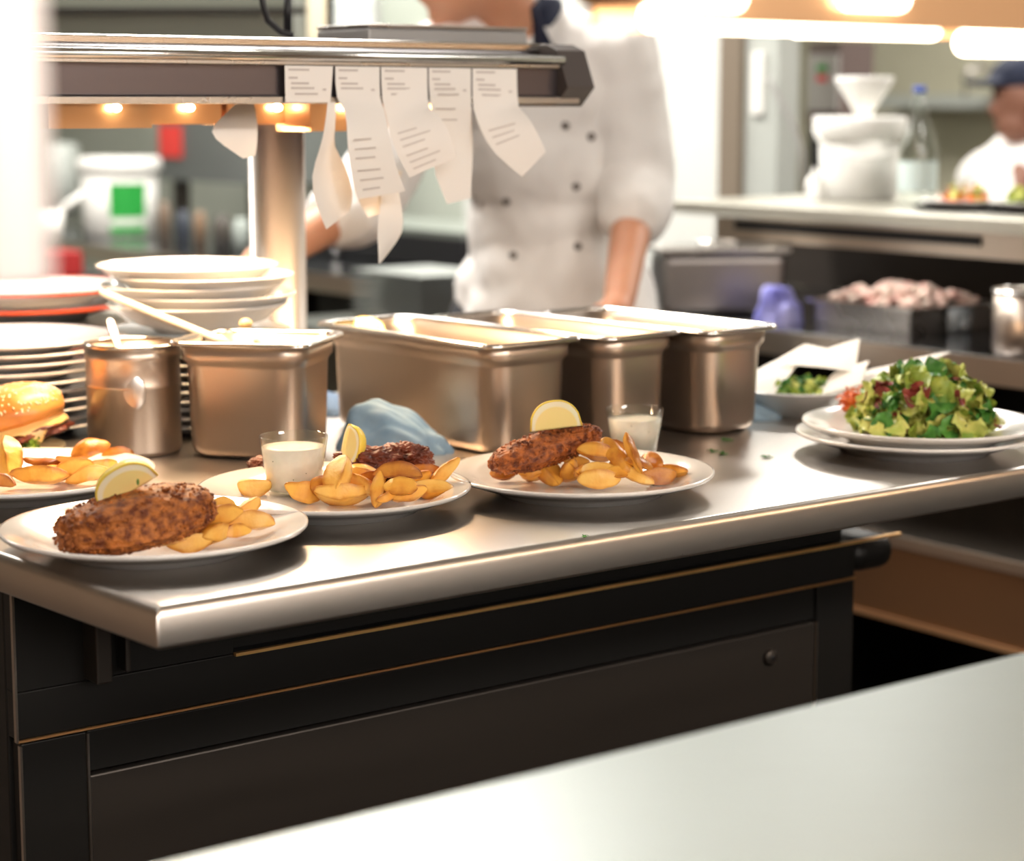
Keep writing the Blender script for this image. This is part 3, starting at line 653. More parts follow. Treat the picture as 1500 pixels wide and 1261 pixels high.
# ================================================================ potato wedges
def wedge_mesh(L, r_, ang, seed, m, c):
    rnd = random.Random(seed); bm = bmesh.new(); lay = bm.verts.layers.float.new('rad'); n = 22; bendv = rnd.uniform(-.1, .35)
    ha = ang / 2; q1, q2 = rnd.uniform(1.5, 2.6), rnd.uniform(1.5, 2.6); NA = 8; NF = 4; rings = []; cut = rnd.uniform(-.25, .25)
    for i in range(n + 1):
        t_ = -1 + 2 * i / n; k = max(.0, 1 - abs(t_) ** (q1 if t_ < 0 else q2)) ** .6 * .97 + .03
        rr = r_ * k; x = t_ * L / 2; off = bendv * L * (t_ * t_ - .4) * .5
        A = Vector((x, cut * rr, off - r_ * .42 * k)); ring = []
        arc = [Vector((x, math.sin(-ha + ang * j / NA) * rr, off - r_ * .42 * k + (math.cos(-ha + ang * j / NA)) * rr)) for j in range(NA + 1)]
        for j in range(NF): f = j / NF; ring.append((A.lerp(arc[0], f), (.62 if j == 0 else .0, .0, .1, .35)[j]))
        for j, a in enumerate(arc): ring.append((a, .95))
        for j in range(1, NF): f = j / NF; ring.append((arc[-1].lerp(A, f), (0, .35, .1, .0)[j]))
        rings.append(ring)
    end = lambda i: .45 * abs(-1 + 2 * i / n) ** 6
    V = [[bm.verts.new(p) for p, _ in r] for r in rings]
    for i, r in enumerate(rings):
        for v, (_, a) in zip(V[i], r): v[lay] = a + end(i)
    N = len(V[0])
    for i in range(n):
        for j in range(N):
            f = bm.faces.new((V[i][j], V[i][(j + 1) % N], V[i + 1][(j + 1) % N], V[i + 1][j]))
    bm.faces.new(V[0][::-1]); bm.faces.new(V[-1])
    for v in bm.verts:
        q = v.co * 60 + Vector((seed * 7.1, 0, 0))
        v.co += noise.noise_vector(q) * .0018 + noise.noise_vector(q * 3) * .0006
        v.co = c + m @ v.co
    bmesh.ops.recalc_face_normals(bm, faces=bm.faces)
    bmesh.ops.smooth_vert(bm, verts=bm.verts, factor=.2, use_axis_x=True, use_axis_y=True, use_axis_z=True)
    return bm
WN = [0]
def wedges(z0, rows, group, where):
    for (px, py, dz, L, rr, rz, roll, pitch, mm, lb) in rows:
        WN[0] += 1
        c = W(px, py, z0 + .012 + dz); h_ = (WN[0] * 61) % 100; roll = (-62 + h_ * .3) if h_ < 58 else ((196 + (h_ - 58)) if h_ < 88 else roll)
        m = Matrix.Rotation(R(rz), 3, 'Z') @ Matrix.Rotation(R(pitch), 3, 'Y') @ Matrix.Rotation(R(roll), 3, 'X')
        o = obj('potato_wedge', wedge_mesh(L, rr, R(80 + (WN[0] * 37) % 45), WN[0], m, c), ['potato', 'potato_pale', 'potato_dark'][mm], at=c, sharp=48)
        tag(o, lb + where, 'potato wedge', group)
# (px,py, dz, length, radius, rotz, roll, pitch, material, label)
wedges(PLA, [
 (738, 690, .000, .034, .014, 20, 30, -15, 2, 'small brown wedge at the left tip'),
 (776, 692, .000, .034, .019, -20, 20, 0, 0, 'plump wedge second from the left in the front row'),
 (805, 690, .003, .040, .017, -55, 10, 35, 0, 'wedge leaning upright in the front row'),
 (836, 692, .003, .038, .017, 80, -20, 40, 0, 'wedge with flat pale cut side left of the front centre'),
 (878, 704, .000, .046, .017, 5, 170, 0, 1, 'pale half moon wedge lowest at the front'),
 (876, 687, .010, .050, .011, -4, 200, 0, 1, 'long thin wedge lying above the front half moon'),
 (872, 664, .024, .040, .017, -8, 60, 8, 0, 'blocky orange wedge on top against the roll'),
 (903, 668, .022, .052, .013, -38, 40, 38, 1, 'long wedge slanting down to the right in the middle'),
 (926, 664, .026, .050, .013, -60, 0, 52, 0, 'pointed wedge standing up in front of the sauce glass'),
 (924, 696, .004, .055, .014, -28, 100, 18, 1, 'long wedge slanting low at the right front'),
 (964, 694, .000, .040, .019, 10, 10, 0, 2, 'round browned wedge near the right end'),
 (984, 690, .000, .036, .012, -25, 60, 0, 0, 'small wedge with pointed tip at the far right'),
 (936, 680, .014, .036, .013, 30, 20, 20, 0, 'short wedge behind the right front slanting one'),
 (893, 655, .022, .036, .013, 10, 0, 0, 2, 'small dark wedge at the back next to the glass'),
 (818, 668, .010, .030, .013, 5, 0, 15, 2, 'small dark wedge tucked under the roll'),
 (846, 676, .012, .036, .013, 40, 50, 10, 0, 'wedge half hidden behind the pale cut side one'),
 (800, 672, .010, .030, .012, 15, 0, 0, 2, 'dark wedge tip below the middle of the roll'),
 (955, 676, .010, .032, .012, -50, 50, 10, 0, 'wedge between the sauce glass foot and the right end'),
 (905, 690, .008, .034, .014, 20, 80, 0, 0, 'wedge behind the lowest half moon, right side'),
 (858, 690, .006, .034, .014, 60, 40, 0, 0, 'wedge behind the lowest half moon, left side'),
 ], 'potato wedges on the plate with the rolled meat', ', beside the roll')
wedges(PLA, [
 (373, 710, .000, .036, .018, 12, 80, 0, 1, 'square ended wedge left of the sauce glass'),
 (449, 720, .000, .046, .019, 20, 150, 10, 0, 'browned wedge just right of the glass foot'),
 (502, 724, .000, .056, .017, 4, 190, 0, 1, 'long pale curved wedge at the front centre'),
 (496, 694, .020, .046, .018, 65, 20, -55, 1, 'wedge standing upright under the lemon'),
 (527, 712, .006, .042, .017, -35, 70, 15, 1, 'wedge behind the right end of the long pale one'),
 (556, 716, .006, .040, .013, 80, 20, -58, 0, 'narrow wedge standing on end in the middle'),
 (571, 726, .000, .034, .012, 40, 60, -20, 0, 'small orange wedge at the front right of the standing one'),
 (582, 695, .018, .050, .019, -8, 20, 0, 2, 'large dark browned wedge on top of the heap'),
 (586, 710, .010, .036, .017, 10, 30, 0, 0, 'rounded yellow wedge under the large browned one'),
 (600, 724, .000, .038, .016, 15, 10, -10, 0, 'low wedge with ridge at the front right'),
 (634, 714, .000, .044, .020, 8, 170, 5, 1, 'broad pale wedge at the right end'),
 (651, 694, .010, .046, .013, 30, 60, -40, 1, 'pointed wedge sticking up at the far right'),
 (620, 690, .010, .036, .012, -5, 0, 0, 2, 'thin brown wedge at the back right'),
 (536, 692, .014, .034, .014, 0, 20, 20, 0, 'small wedge right of the upright one under the lemon'),
 (613, 702, .006, .034, .014, 40, 60, 0, 0, 'wedge between the browned one and the broad pale one'),
 (478, 712, .006, .036, .015, -10, 90, 0, 0, 'wedge wedged between the glass side one and the long pale one'),
 (548, 700, .010, .032, .013, 15, 40, 0, 2, 'small dark wedge behind the narrow standing one'),
 ], 'potato wedges on the plate with the grilled meat', ', by the grilled meat')
wedges(PLA, [
 (233, 792, .000, .052, .014, 10, 170, 0, 1, 'long flat wedge under the cutlet edge'),
 (276, 789, .000, .046, .018, 14, 160, 0, 1, 'rounded wedge at the front centre'),
 (316, 784, .000, .036, .017, 60, 140, 0, 1, 'short split wedge right of centre'),
 (323, 758, .014, .046, .015, 28, 60, -12, 0, 'orange wedge slanting up beside the cutlet'),
 (325, 738, .012, .026, .013, 10, 20, 0, 1, 'little round wedge behind the cutlet tip'),
 (366, 768, .002, .046, .018, 14, 165, 0, 1, 'broad pale wedge at the far right'),
 (360, 746, .010, .036, .013, 40, 60, -30, 1, 'wedge tip standing behind the broad pale one'),
 (347, 780, .000, .030, .014, 40, 120, 0, 0, 'small wedge between the split one and the broad pale one'),
 (300, 770, .006, .040, .014, 10, 20, 0, 2, 'dark wedge mostly under the cutlet'),
 ], 'potato wedges on the nearest plate', ', on the nearest plate')
wedges(PLA, [
 (10, 668, .012, .060, .021, -70, 40, 40, 0, 'large wedge leaning against the burger'),
 (56, 698, .002, .062, .019, -6, 165, 0, 0, 'long golden wedge at the front'),
 (133, 662, .008, .046, .021, 24, 30, -18, 0, 'large rounded wedge standing at the right'),
 (174, 668, .000, .034, .017, 10, 10, 0, 2, 'brown crusty wedge at the far right end'),
 (110, 686, .006, .040, .016, 18, 100, -8, 0, 'wedge in the middle with a ragged edge'),
 (130, 694, .000, .050, .015, 16, 160, -10, 1, 'wedge in front of the ragged one'),
 (104, 674, .012, .036, .008, -12, 60, 0, 1, 'thin pale topped wedge beneath the large rounded one'),
 (64, 678, .006, .046, .012, -14, 20, 0, 2, 'reddish brown wedge in front of the lettuce scrap'),
 (2, 706, .000, .040, .014, -30, 60, 0, 2, 'dark wedge cut by the left edge of the photo'),
 (152, 684, .000, .034, .014, 30, 40, 0, 0, 'wedge between the brown crusty one and the lemon'),
 (88, 690, .000, .040, .014, 5, 40, 0, 0, 'wedge under the middle of the heap'),
 ], 'potato wedges beside the burger', ', on the burger plate')

# ================================================================ meat
def lump(c, rad, rz, tilt, amp, fr, seed, sub=6, flat=0, taper=0, bend=0):
    mb = MB(); bmesh.ops.create_icosphere(mb.bm, subdivisions=sub, radius=1); m = Matrix.Rotation(rz, 3, 'Z') @ Matrix.Rotation(tilt, 3, 'Y')
    for v in mb.bm.verts:
        q = v.co.copy()
        sgn = lambda a: math.copysign(abs(a) ** .82, a)
        q = Vector((sgn(q.x), sgn(q.y), sgn(q.z)))
        n1 = noise.noise(q * fr + Vector((seed, 0, 0))); n2 = noise.noise(q * fr * 3.1 + Vector((0, seed, 0))); n3 = noise.noise(q * fr * 9 + Vector((0, 0, seed)))
        k = 1 + amp * (n1 + .5 * n2 + .3 * n3)
        p = Vector((q.x * rad[0], q.y * rad[1] * (1 - taper * q.x), q.z * rad[2] * (1 - taper * .5 * q.x))) * k
        p.z += bend * (q.x ** 2) * rad[0]
        v.co = Vector(c) + m @ p
    return mb
# schnitzel on plate A: spans x 88..315, y 702..805
def crumbs(mb, c, rad, rz, tilt, n, seed, s=.0012):
    rnd = random.Random(seed); m = Matrix.Rotation(rz, 3, 'Z') @ Matrix.Rotation(tilt, 3, 'Y')
    for i in range(n):
        d = Vector((rnd.gauss(0, 1), rnd.gauss(0, 1), rnd.gauss(0, 1))).normalized()
        p = Vector(c) + m @ Vector((math.copysign(abs(d.x) ** .82, d.x) * rad[0], math.copysign(abs(d.y) ** .82, d.y) * rad[1], math.copysign(abs(d.z) ** .82, d.z) * rad[2]))
        if p.z < .908: continue
        mb.ball(p, s * rnd.uniform(.6, 1.6), None, 1)
    return mb
cA = W(198, 761, .938)
sch = thing('breaded_cutlet', 'large breaded cutlet leaning across the nearest plate', 'cutlet', Vector((cA.x, cA.y, .908)))
obj('crust', lump(cA, (.071, .040, .0245), R(20), R(-9), .10, 1.7, 3, taper=-.02), 'crumb', sch)
obj('loose_crumbs', crumbs(MB(), cA, (.0715, .0405, .025), R(20), R(-9), 900, 3, .0013), 'crumb', sch, kind='stuff')
cC = W(799, 657, .945)
rol = thing('breaded_roll', 'long rolled breaded meat lying under a lemon half slice', 'meat roll', Vector((cC.x, cC.y, .915)))
obj('crust', lump(cC, (.060, .021, .0175), R(18), R(-14), .09, 2.0, 8), 'crumb2', rol)
obj('loose_crumbs', crumbs(MB(), cC, (.0605, .0215, .018), R(18), R(-14), 600, 5, .0011), 'crumb2', rol, kind='stuff')
cB = W(548, 680, .932)
gm = thing('grilled_meat', 'dark grilled meat piece behind the wedges, lemon on its left', 'meat', Vector((cB.x, cB.y, .908)))
obj('meat', lump(cB, (.036, .026, .017), R(8), R(3), .30, 1.9, 21, taper=.1), 'meat', gm)
cB2 = W(597, 672, .936)
gm = thing('grilled_meat', 'dark grilled meat piece at the right end, touching the blue cloth', 'meat', Vector((cB2.x, cB2.y, .908)))
obj('meat', lump(cB2, (.026, .022, .015), R(-8), R(5), .3, 2.2, 33), 'meat', gm)
cB3 = W(385, 686, .918)
gm = thing('grilled_meat', 'end of a dark grilled piece peeking out left of the sauce glass', 'meat', Vector((cB3.x, cB3.y, .908)))
obj('meat', lump(cB3, (.016, .02, .012), 0, 0, .25, 2.2, 41), 'meat', gm)

# ================================================================ lemons
def lemon(c, Lh, R_, ang, m, label, n=20, k=12, two=True, flat=1.0):
    """sector of a lemon: axis local x, first cut face in local xz plane (normal -y), the rest goes to +y"""
    c = Vector(c); t = thing('lemon_wedge', label, 'lemon', c)
    def prof(s): return (1 - abs(s) ** 2.4) ** .5 if abs(s) < 1 else 0
    bm = bmesh.new(); lay = bm.verts.layers.float.new('rad')
    # flesh: both cut faces
    for a0 in (0, ang):
        g = []
        for i in range(n + 1):
            s = -1 + 2 * i / n; row = []
            for j in range(k + 1):
                f = j / k; q = Vector((s * Lh, 0, prof(s) * R_ * f)); q = Matrix.Rotation(-a0, 3, 'X') @ q
                v = bm.verts.new(c + m @ q); v[lay] = max(((s * .96) ** 2 + (prof(s) * f) ** 2) ** .5, abs(s) ** 2 ) if f else abs(s); row.append(v)
            g.append(row)
        for i in range(n):
            for j in range(k):
                try: bm.faces.new((g[i][j], g[i + 1][j], g[i + 1][j + 1], g[i][j + 1]))
                except ValueError: pass
    bmesh.ops.remove_doubles(bm, verts=bm.verts, dist=1e-5)
    fl = obj('flesh', bm, 'flesh', t)
    rings = []
    for i in range(n + 1):
        s = -1 + 2 * i / n
        rings.append([c + m @ (Matrix.Rotation(-(ang * j / k), 3, 'X') @ Vector((s * Lh * 1.01, 0, prof(s) * R_ * 1.005 + .0004))) for j in range(k + 1)])
    obj('peel', MB().loft(rings, False, False, closed=False), 'peel', t, solid=.0016)
    return t
Mx = lambda rx, ry, rz: Matrix.Rotation(R(rz), 3, 'Z') @ Matrix.Rotation(R(ry), 3, 'Y') @ Matrix.Rotation(R(rx), 3, 'X')
lemon(WY(815, 628, cC.y - .004), .0265, .0285, R(70), Mx(0, -6, 6), 'pale lemon wedge standing cut side forward on the rolled meat')
lemon(WY(190, 722, cA.y + .003), .0285, .0270, R(60), Mx(22, -30, 10), 'lemon wedge lying on the large breaded cutlet, green herb bit on it')
lemon(WY(507, 652, cB.y - .012), .0215, .0190, R(150), Mx(-75, -78, 0), 'lemon wedge with its yellow peel forward, behind the sauce glass')
lq = WY(202, 706, cA.y - .012)
tag(obj('herb_bit', MB().ball(lq, (.0012, .0012, .003), None, 2), 'herb'), 'tiny green herb bit on the lemon of the nearest plate', 'herb')
# lemon pieces in the big pan
pp = U3(1.40, 2.13, 1.005)
lemon(WY(542, 480, pp.y), .020, .018, R(140), Mx(-50, 10, 20), 'lemon piece in the widest pan, by the rim at the back left')
lemon(WY(668, 492, pp.y + .01), .022, .017, R(140), Mx(-50, -10, -10), 'lemon piece in the widest pan, toward the right side')
lemon(WY(600, 500, pp.y - .02), .026, .016, R(140), Mx(-50, 0, 60), 'lemon piece low in the middle of the widest pan')

# ================================================================ sauce glasses
def sauce_glass(c, rt, rb, h, fill, label, k):
    c = Vector(c); t = thing('sauce_glass', label, 'glass', c)
    obj('glass', MB().lathe([(0, 0), (rb - .002, 0), (rb, .0015), (rt, h - .0012), (rt - .0004, h), (rt - .0012, h), (rt - .0018, h - .001), (rb - .0012, .0045), (0, .004)], c, 64), 'glass', t)
    ri = lambda z: rb - .0009 + (rt - rb) * (z / h)
    obj('sauce', MB().lathe([(0, .0046), (ri(.0052) , .0048), (ri(fill), fill), (ri(fill) * .6, fill - .0006), (0, fill - .0003)], c, 64), 'sauce', t, label='white sauce with herb flecks')
    rnd = random.Random(k)
    for i in range(9):
        a = rnd.uniform(0, 6.28); z = rnd.uniform(.01, fill - .004); r_ = ri(z) + .0004
        obj('fleck', MB().ball(c + Vector((r_ * math.cos(a), r_ * math.sin(a), z)), (.0007, .0007, .0005), None, 1), 'fleck', t)
gB = W(431, 722, PLA); sauce_glass(gB, .0350, .0265, .0595, .048, 'small glass of white sauce standing in front on the grilled meat plate', 1)
gC = W(929, 668, PLA); sauce_glass(gC, .0325, .0245, .0545, .043, 'small glass of white sauce on the plate with the roll', 2)

# ================================================================ burger
bc = W(22, 640, .925); bc = Vector((bc.x, bc.y, 0))
mB = Mx(0, -15, 0)
bg = thing('burger', 'sesame bun burger with melted cheese on the left plate', 'burger', Vector((bc.x, bc.y, PLA)))
def dome(c, r_, h, bot, m, n=64, nz=18):
    rings = []
    pr = [(0, -bot), (r_ * .75, -bot), (r_ * .93, -bot * .85), (r_ * .995, -bot * .3), (r_, 0)]
    for i in range(1, nz + 1): a = math.pi / 2 * i / nz; pr.append((r_ * math.cos(a) ** .85, h * math.sin(a)))
    return MB().lathe(pr, c, n, m)
tz = Vector((bc.x, bc.y, .951))
bt = dome(tz, .0575, .034, .013, mB)
for v in bt.bm.verts: v.co += noise.noise_vector(v.co * 45) * .0022
obj('bun_top', bt, 'bun', bg)
mb = MB(); rnd = random.Random(2)
for i in range(260):
    a = rnd.uniform(0, 6.28); e = math.asin(rnd.uniform(.15, 1)); r_ = .0575
    q = Vector((r_ * math.cos(e) ** .85 * math.cos(a), r_ * math.cos(e) ** .85 * math.sin(a), .033 * math.sin(e)))
    p = tz + mB @ q; p += noise.noise_vector(p * 45) * .0022
    nrm = (mB @ Vector((q.x / r_ ** 2, q.y / r_ ** 2, q.z / .033 ** 2))).normalized()
    mm = nrm.to_track_quat('Z', 'Y').to_matrix() @ Matrix.Rotation(rnd.uniform(0, 3), 3, 'Z')
    mb.ball(p + nrm * .0005, (.0019, .0011, .0009), mm, 1)
obj('sesame_seeds', mb, 'seed', bg, kind='stuff')
obj('bun_bottom', dome(Vector((bc.x + .004, bc.y, PLA + .009)), .052, .004, .009, Mx(0, 0, 0)), 'bread', bg)
obj('patty', lump(Vector((bc.x + .006, bc.y, PLA + .023)), (.055, .055, .011), 0, R(-10), .14, 2.2, 5, sub=5), 'meat', bg)
ch = []
for i in range(61):
    a = 2 * math.pi * i / 60; dr = .003 + .010 * max(0, noise.noise(Vector((math.cos(a) * 2.2, math.sin(a) * 2.2, 3)))) + .017 * math.exp(-((a - 5.3) / .17) ** 2)
    ch.append((a, dr))
rings = []
for (rk, zk) in ((0, .012), (.035, .0115), (.047, .010), (.0515, .005), (.0545, .0), (.0555, -.5), (.0560, -1)):
    rings.append([Vector((bc.x + .004, bc.y, PLA + .0285)) + Mx(0, -13, 0) @ Vector((rk * math.cos(a) + .0001 * math.cos(a), rk * math.sin(a), zk if zk >= 0 else zk * dr)) for a, dr in ch[:60]])
obj('cheese', MB().loft(rings, True, False), 'cheese', bg, solid=.003, sub=1)
mb = MB()
for i in range(6):
    q = WY(36 + i * 3, 660 - (i % 3) * 5, bc.y - .052); leaf(mb, q, .017, Mx(60 + 20 * i, 30 * i, 70 * i), .5, i)
obj('lettuce', mb, 'leaf1', bg, sub=1)

# ================================================================ cloths and herbs
def cloth(name, c, rx, ry, hz_, rz, m, label, seed, amp=.5):
    mb = MB(); bmesh.ops.create_icosphere(mb.bm, subdivisions=5, radius=1); mm = Matrix.Rotation(rz, 3, 'Z')
    for v in mb.bm.verts:
        q = v.co; n1 = noise.noise(Vector((q.x * 1.5, q.y * 4, q.z * 2)) + Vector((seed, 0, 0))); n2 = 1 - abs(noise.noise(Vector((q.x * 1.2, q.y * 3, q.z * 1.5 + seed)))) * 2
        k = 1 + amp * n1 * .35 + .06 * n2
        p = Vector((q.x * rx * k, q.y * ry * k, max(q.z, -.02) * hz_ * k * (1 - .42 * q.x))); v.co = Vector(c) + mm @ p
    return tag(obj(name, mb, m, at=c), label, 'cloth')
c1 = W(575, 667); c1.z = .9; cloth('kitchen_cloth', c1 + Vector((0, .03, 0)), .062, .03, .050, R(-14), 'blue_cloth', 'crumpled light blue cloth between the grilled meat plate and the widest pan', 4)
c1 = W(1092, 612); c1.z = .9; cloth('kitchen_cloth', c1, .045, .030, .022, R(-10), 'blue_cloth', 'light blue cloth at the foot of the right end pan', 9)
c1 = W(487, 600); c1.z = .9; cloth('kitchen_cloth', c1, .03, .06, .02, 0, mat('blue_stripe', (.1, .17, .3), .9), 'dark blue folded cloth glimpsed between small and widest pans', 2, .2)
for k, (x, y, lb) in enumerate(((1062, 646, 'green herb sprig on the worktop, topmost of the scattered ones'), (1040, 662, 'green herb sprig on the worktop, farthest left one'), (1054, 666, 'green herb sprig right of the farthest left one'),
        (1120, 671, 'green herb sprig nearest the salad plates'), (861, 789, 'green herb bit on the front edge of the worktop'))):
    mb = MB(); q = W(x, y, .9); q.z = .9 if k < 4 else .8995
    if k == 4: q = q + Vector((-.6, .8, 0)) * .006
    rnd = random.Random(k)
    q2 = q + Vector((.010, .002, .001)) if k != 4 else q + Vector((.003, .003, .001))
    mb.tube([q + Vector((0, 0, .0008)), q2], .0006, 6)
    for j in range(4): leaf(mb, q + Vector((rnd.uniform(-.003, .004), rnd.uniform(-.003, .003), .0022)), .005 if k != 4 else .003, Mx(rnd.uniform(-30, 30), rnd.uniform(-30, 30), rnd.uniform(0, 360)), .2, k * 9 + j)
    tag(obj('herb_sprig', mb, 'herb'), lb, 'herb', 'herb bits on the worktop')
# ================================================================ back bench and pass shelf
UB = 2.55
bench = obj('worktop', MB().uvbox(UB, 3.2, 1.3, 6.2, .857, .9), mat('bench_steel', (.30, .31, .33), .16, 1), smooth=False, bevel=.004)
tag(bench, 'dark reflective back bench worktop running across the kitchen behind the cook', 'worktop')
tag(obj('bench_edge', MB().uvbox(UB - .004, UB - .001, 1.3, 6.2, .855, .898), 'steel_warm', smooth=False), 'bright steel front edge strip of the back bench', 'edge strip')
bb = thing('counter_cabinet', 'dark steel base under the back bench with a bright shelf edge', 'cabinet', U3(2.9, 3, 0))
obj('back_panel', MB().uvbox(3.0, 3.18, 1.3, 6.2, .1, .855), 'steel_dark', bb, smooth=False)
obj('divider', MB().uvbox(UB + .05, 3.0, 2.62, 2.66, .1, .855), 'steel_dark', bb, smooth=False)
obj('shelf', MB().uvbox(UB, 3.0, 1.3, 2.62, .555, .578), 'steel_warm', bb, smooth=False, bevel=.003, label='bright warm steel shelf edge')
obj('drawer_front', MB().uvbox(UB + .01, UB + .03, 1.3, 2.62, .43, .554), mat('brown_drawer', (.42, .24, .13), .35, .9), bb, smooth=False)
obj('drawer_edge', MB().uvbox(UB + .004, UB + .012, 1.3, 2.62, .425, .433), 'copper', bb, smooth=False)
for v0 in (1.35, 2.6, 4.4, 6.1): obj('leg', MB().uvbox(UB + .1, UB + .14, v0, v0 + .04, 0, .855), 'steel_dark', bb, smooth=False)
# pass shelf
ps = thing('pass_shelf', 'long pale steel pass shelf above the back bench, carrying the bucket and bottle', 'shelf', U3(3.0, 2.2, 1.0))
VE = 3.14
obj('top', MB().uvbox(2.75, 3.35, 1.3, VE, 1.078, 1.105), mat('shelf_steel', (.62, .60, .52), .35, .8), ps, smooth=False, bevel=.003)
obj('apron', MB().uvbox(2.79, 2.81, 1.3, VE - .1, 1.031, 1.0775), 'steel_warm', ps, smooth=False)
obj('slot', MB().uvbox(2.784, 2.79, 2.36, 2.98, 1.052, 1.070), 'black', ps, smooth=False)
obj('back', MB().uvbox(3.2, 3.25, 1.3, 3.45, .9005, 1.0775), 'steel_mid', ps, smooth=False)
# large dark roasting box
q0 = W(1000, 470); q1 = W(1165, 466)
rb_ = thing('roasting_box', 'large dark steel roasting box with lid on the back bench, right of the cook', 'metal container', U3(2.65, 2.86, .9))
def boxpx(u0, u1, v0, v1, z0, z1): return MB().uvbox(u0, u1, v0, v1, z0, z1)
obj('body', MB().obox((.395, 3.93, .9585), (.24, .13, .115), .12), mat('dark_pan', (.20, .18, .17), .3, .8), rb_, smooth=False, bevel=.015, bseg=4)
obj('lid', MB().obox((.395, 3.93, 1.0225), (.255, .145, .012), .12), 'steel', rb_, smooth=False, bevel=.005)
obj('lid_handle', MB().tube([(.36, 3.93, 1.027), (.36, 3.93, 1.036), (.43, 3.94, 1.036), (.43, 3.94, 1.027)], .004, 10), 'steel_rim', rb_)
# tray with raw meat
q = W(1320, 486)
tr = thing('meat_tray', 'black rimmed steel tray heaped with chopped meat under film on the back bench', 'tray', U3(2.76, 2.5, .9))
u0, u1, v0, v1 = 2.66, 2.87, 2.40, 2.63
obj('tray', MB().uvbox(u0, u1, v0, v1, .9005, .905).uvbox(u0, u0 + .006, v0, v1, .9, .948).uvbox(u1 - .006, u1, v0, v1, .9, .948).uvbox(u0, u1, v0, v0 + .006, .9, .948).uvbox(u0, u1, v1 - .006, v1, .9, .948), 'steel', tr, smooth=False)
obj('tray_rim', MB().uvbox(u0 - .012, u0, v0 - .012, v1 + .012, .944, .949).uvbox(u1, u1 + .012, v0 - .012, v1 + .012, .944, .949).uvbox(u0, u1, v0 - .012, v0, .944, .949).uvbox(u0, u1, v1, v1 + .012, .944, .949), 'steel_rim', tr, smooth=False)
mb = MB(); rnd = random.Random(6)
for i in range(220):
    uu, vv = rnd.uniform(u0 + .02, u1 - .02), rnd.uniform(v0 + .02, v1 - .02)
    h_ = .038 * (1 - ((uu - 2.765) / .12) ** 2) * (1 - ((vv - 2.515) / .13) ** 4)
    mb.ball(U3(uu, vv, .938 + h_ * rnd.uniform(.4, 1)), (rnd.uniform(.007, .012), rnd.uniform(.007, .012), .007), None, 1)
tag(obj('chopped_meat', mb, 'raw'), 'pale pink chopped meat heaped in the steel tray', 'meat', None, 'stuff')
tag(obj('cling_film', MB().uvbox(2.74, 2.80, v0 - .0145, v0 - .0135, .903, .944), mat('film', (.8, .85, .88), .15, trans=.7), smooth=True), 'strip of clear film hanging over the front of the meat tray', 'film')
cloth('kitchen_cloth', U3(2.63, 2.69, .9005), .045, .036, .062, PHI, 'purple_cloth', 'violet blue crumpled cloth left of the meat tray', 14, .8)
c1 = WY(1500, 484, 3.45)
po = thing('stock_pot', 'round steel pot cut by the right edge, beside the meat tray', 'pot', U3(2.63, 2.115, .9))
o_ = U3(2.63, 2.115, .9)
obj('body', MB().lathe([(0, .001), (.058, .001), (.062, .006), (.062, .10), (.060, .10), (.060, .008), (0, .005)], o_, 48), 'steel_pan', po)
obj('rim', MB().lathe([(.063 + .003 * math.cos(a), .101 + .003 * math.sin(a)) for a in [2 * math.pi * k / 8 for k in range(9)]], o_, 48), 'steel_rim', po)

# things on the pass shelf
ZS = 1.1055
def onshelf(px, u):                     # point on the shelf seen at column px, at distance u
    r = ray(px, 300); t_ = u / (.8 * r.x + .6 * r.y); p = O + r * t_; p.z = ZS; return p
bk = onshelf(1257, 3.06)
s_ = bk.y / 3000
t = thing('bucket', 'white plastic bucket with a hanging handle on the pass shelf', 'bucket', bk)
obj('body', MB().lathe([(0, .001), (52 * s_, .001), (54 * s_, .004), (60 * s_, 112 * s_), (57 * s_, 112 * s_), (51 * s_, .006), (0, .004)], bk, 48), 'white_plastic', t)
obj('rim', MB().lathe([(60 * s_, 84 * s_), (64 * s_, 86 * s_), (68 * s_, 116 * s_), (66 * s_, 120 * s_), (60 * s_, 120 * s_), (59 * s_, 84 * s_)], bk, 48), 'white_plastic', t)
obj('handle', MB().tube([bk + Vector((68 * s_ * math.cos(a), -10 * s_ - 58 * s_ * math.sin(a) , (104 - 42 * math.sin(a)) * s_)) for a in [math.pi * k / 16 for k in range(17)]], 2.2 * s_, 8), 'white_plastic', t)
fn = bk + Vector((5 * s_, 0, 121 * s_))
t = thing('funnel', 'white plastic funnel standing upside down cone on the bucket', 'funnel', fn)
t['label'] = 'white plastic funnel sitting on top of the bucket'
obj('cone', MB().lathe([(12 * s_, 0), (16 * s_, 8 * s_), (42 * s_, 50 * s_), (42 * s_, 56 * s_), (39 * s_, 56 * s_), (13 * s_, 8 * s_), (9 * s_, 0)], fn, 40), 'white_plastic', t)
cloth('kitchen_cloth', onshelf(1197, 2.98), .022, .02, .055, .3, 'white_plastic', 'small crumpled white cloth left of the bucket', 3, .8)['label'] = 'small crumpled white cloth left of the white bucket'
bt_ = onshelf(1343, 3.02); s_ = bt_.y / 3000
t = thing('bottle', 'pale green glass bottle with blue cap beside the bucket', 'bottle', bt_)
obj('glass', MB().lathe([(0, .001), (26 * s_, .001), (28 * s_, .006), (28 * s_, 80 * s_), (22 * s_, 104 * s_), (12 * s_, 130 * s_), (9 * s_, 155 * s_), (8 * s_, 162 * s_), (6.5 * s_, 162 * s_), (10 * s_, 128 * s_), (25 * s_, 78 * s_), (25 * s_, .009), (0, .006)], bt_, 40), 'bottleglass', t)
obj('label', MB().lathe([(28.4 * s_, 18 * s_), (28.4 * s_, 62 * s_)], bt_, 40), mat('pale_label', (.6, .7, .68), .5), t)
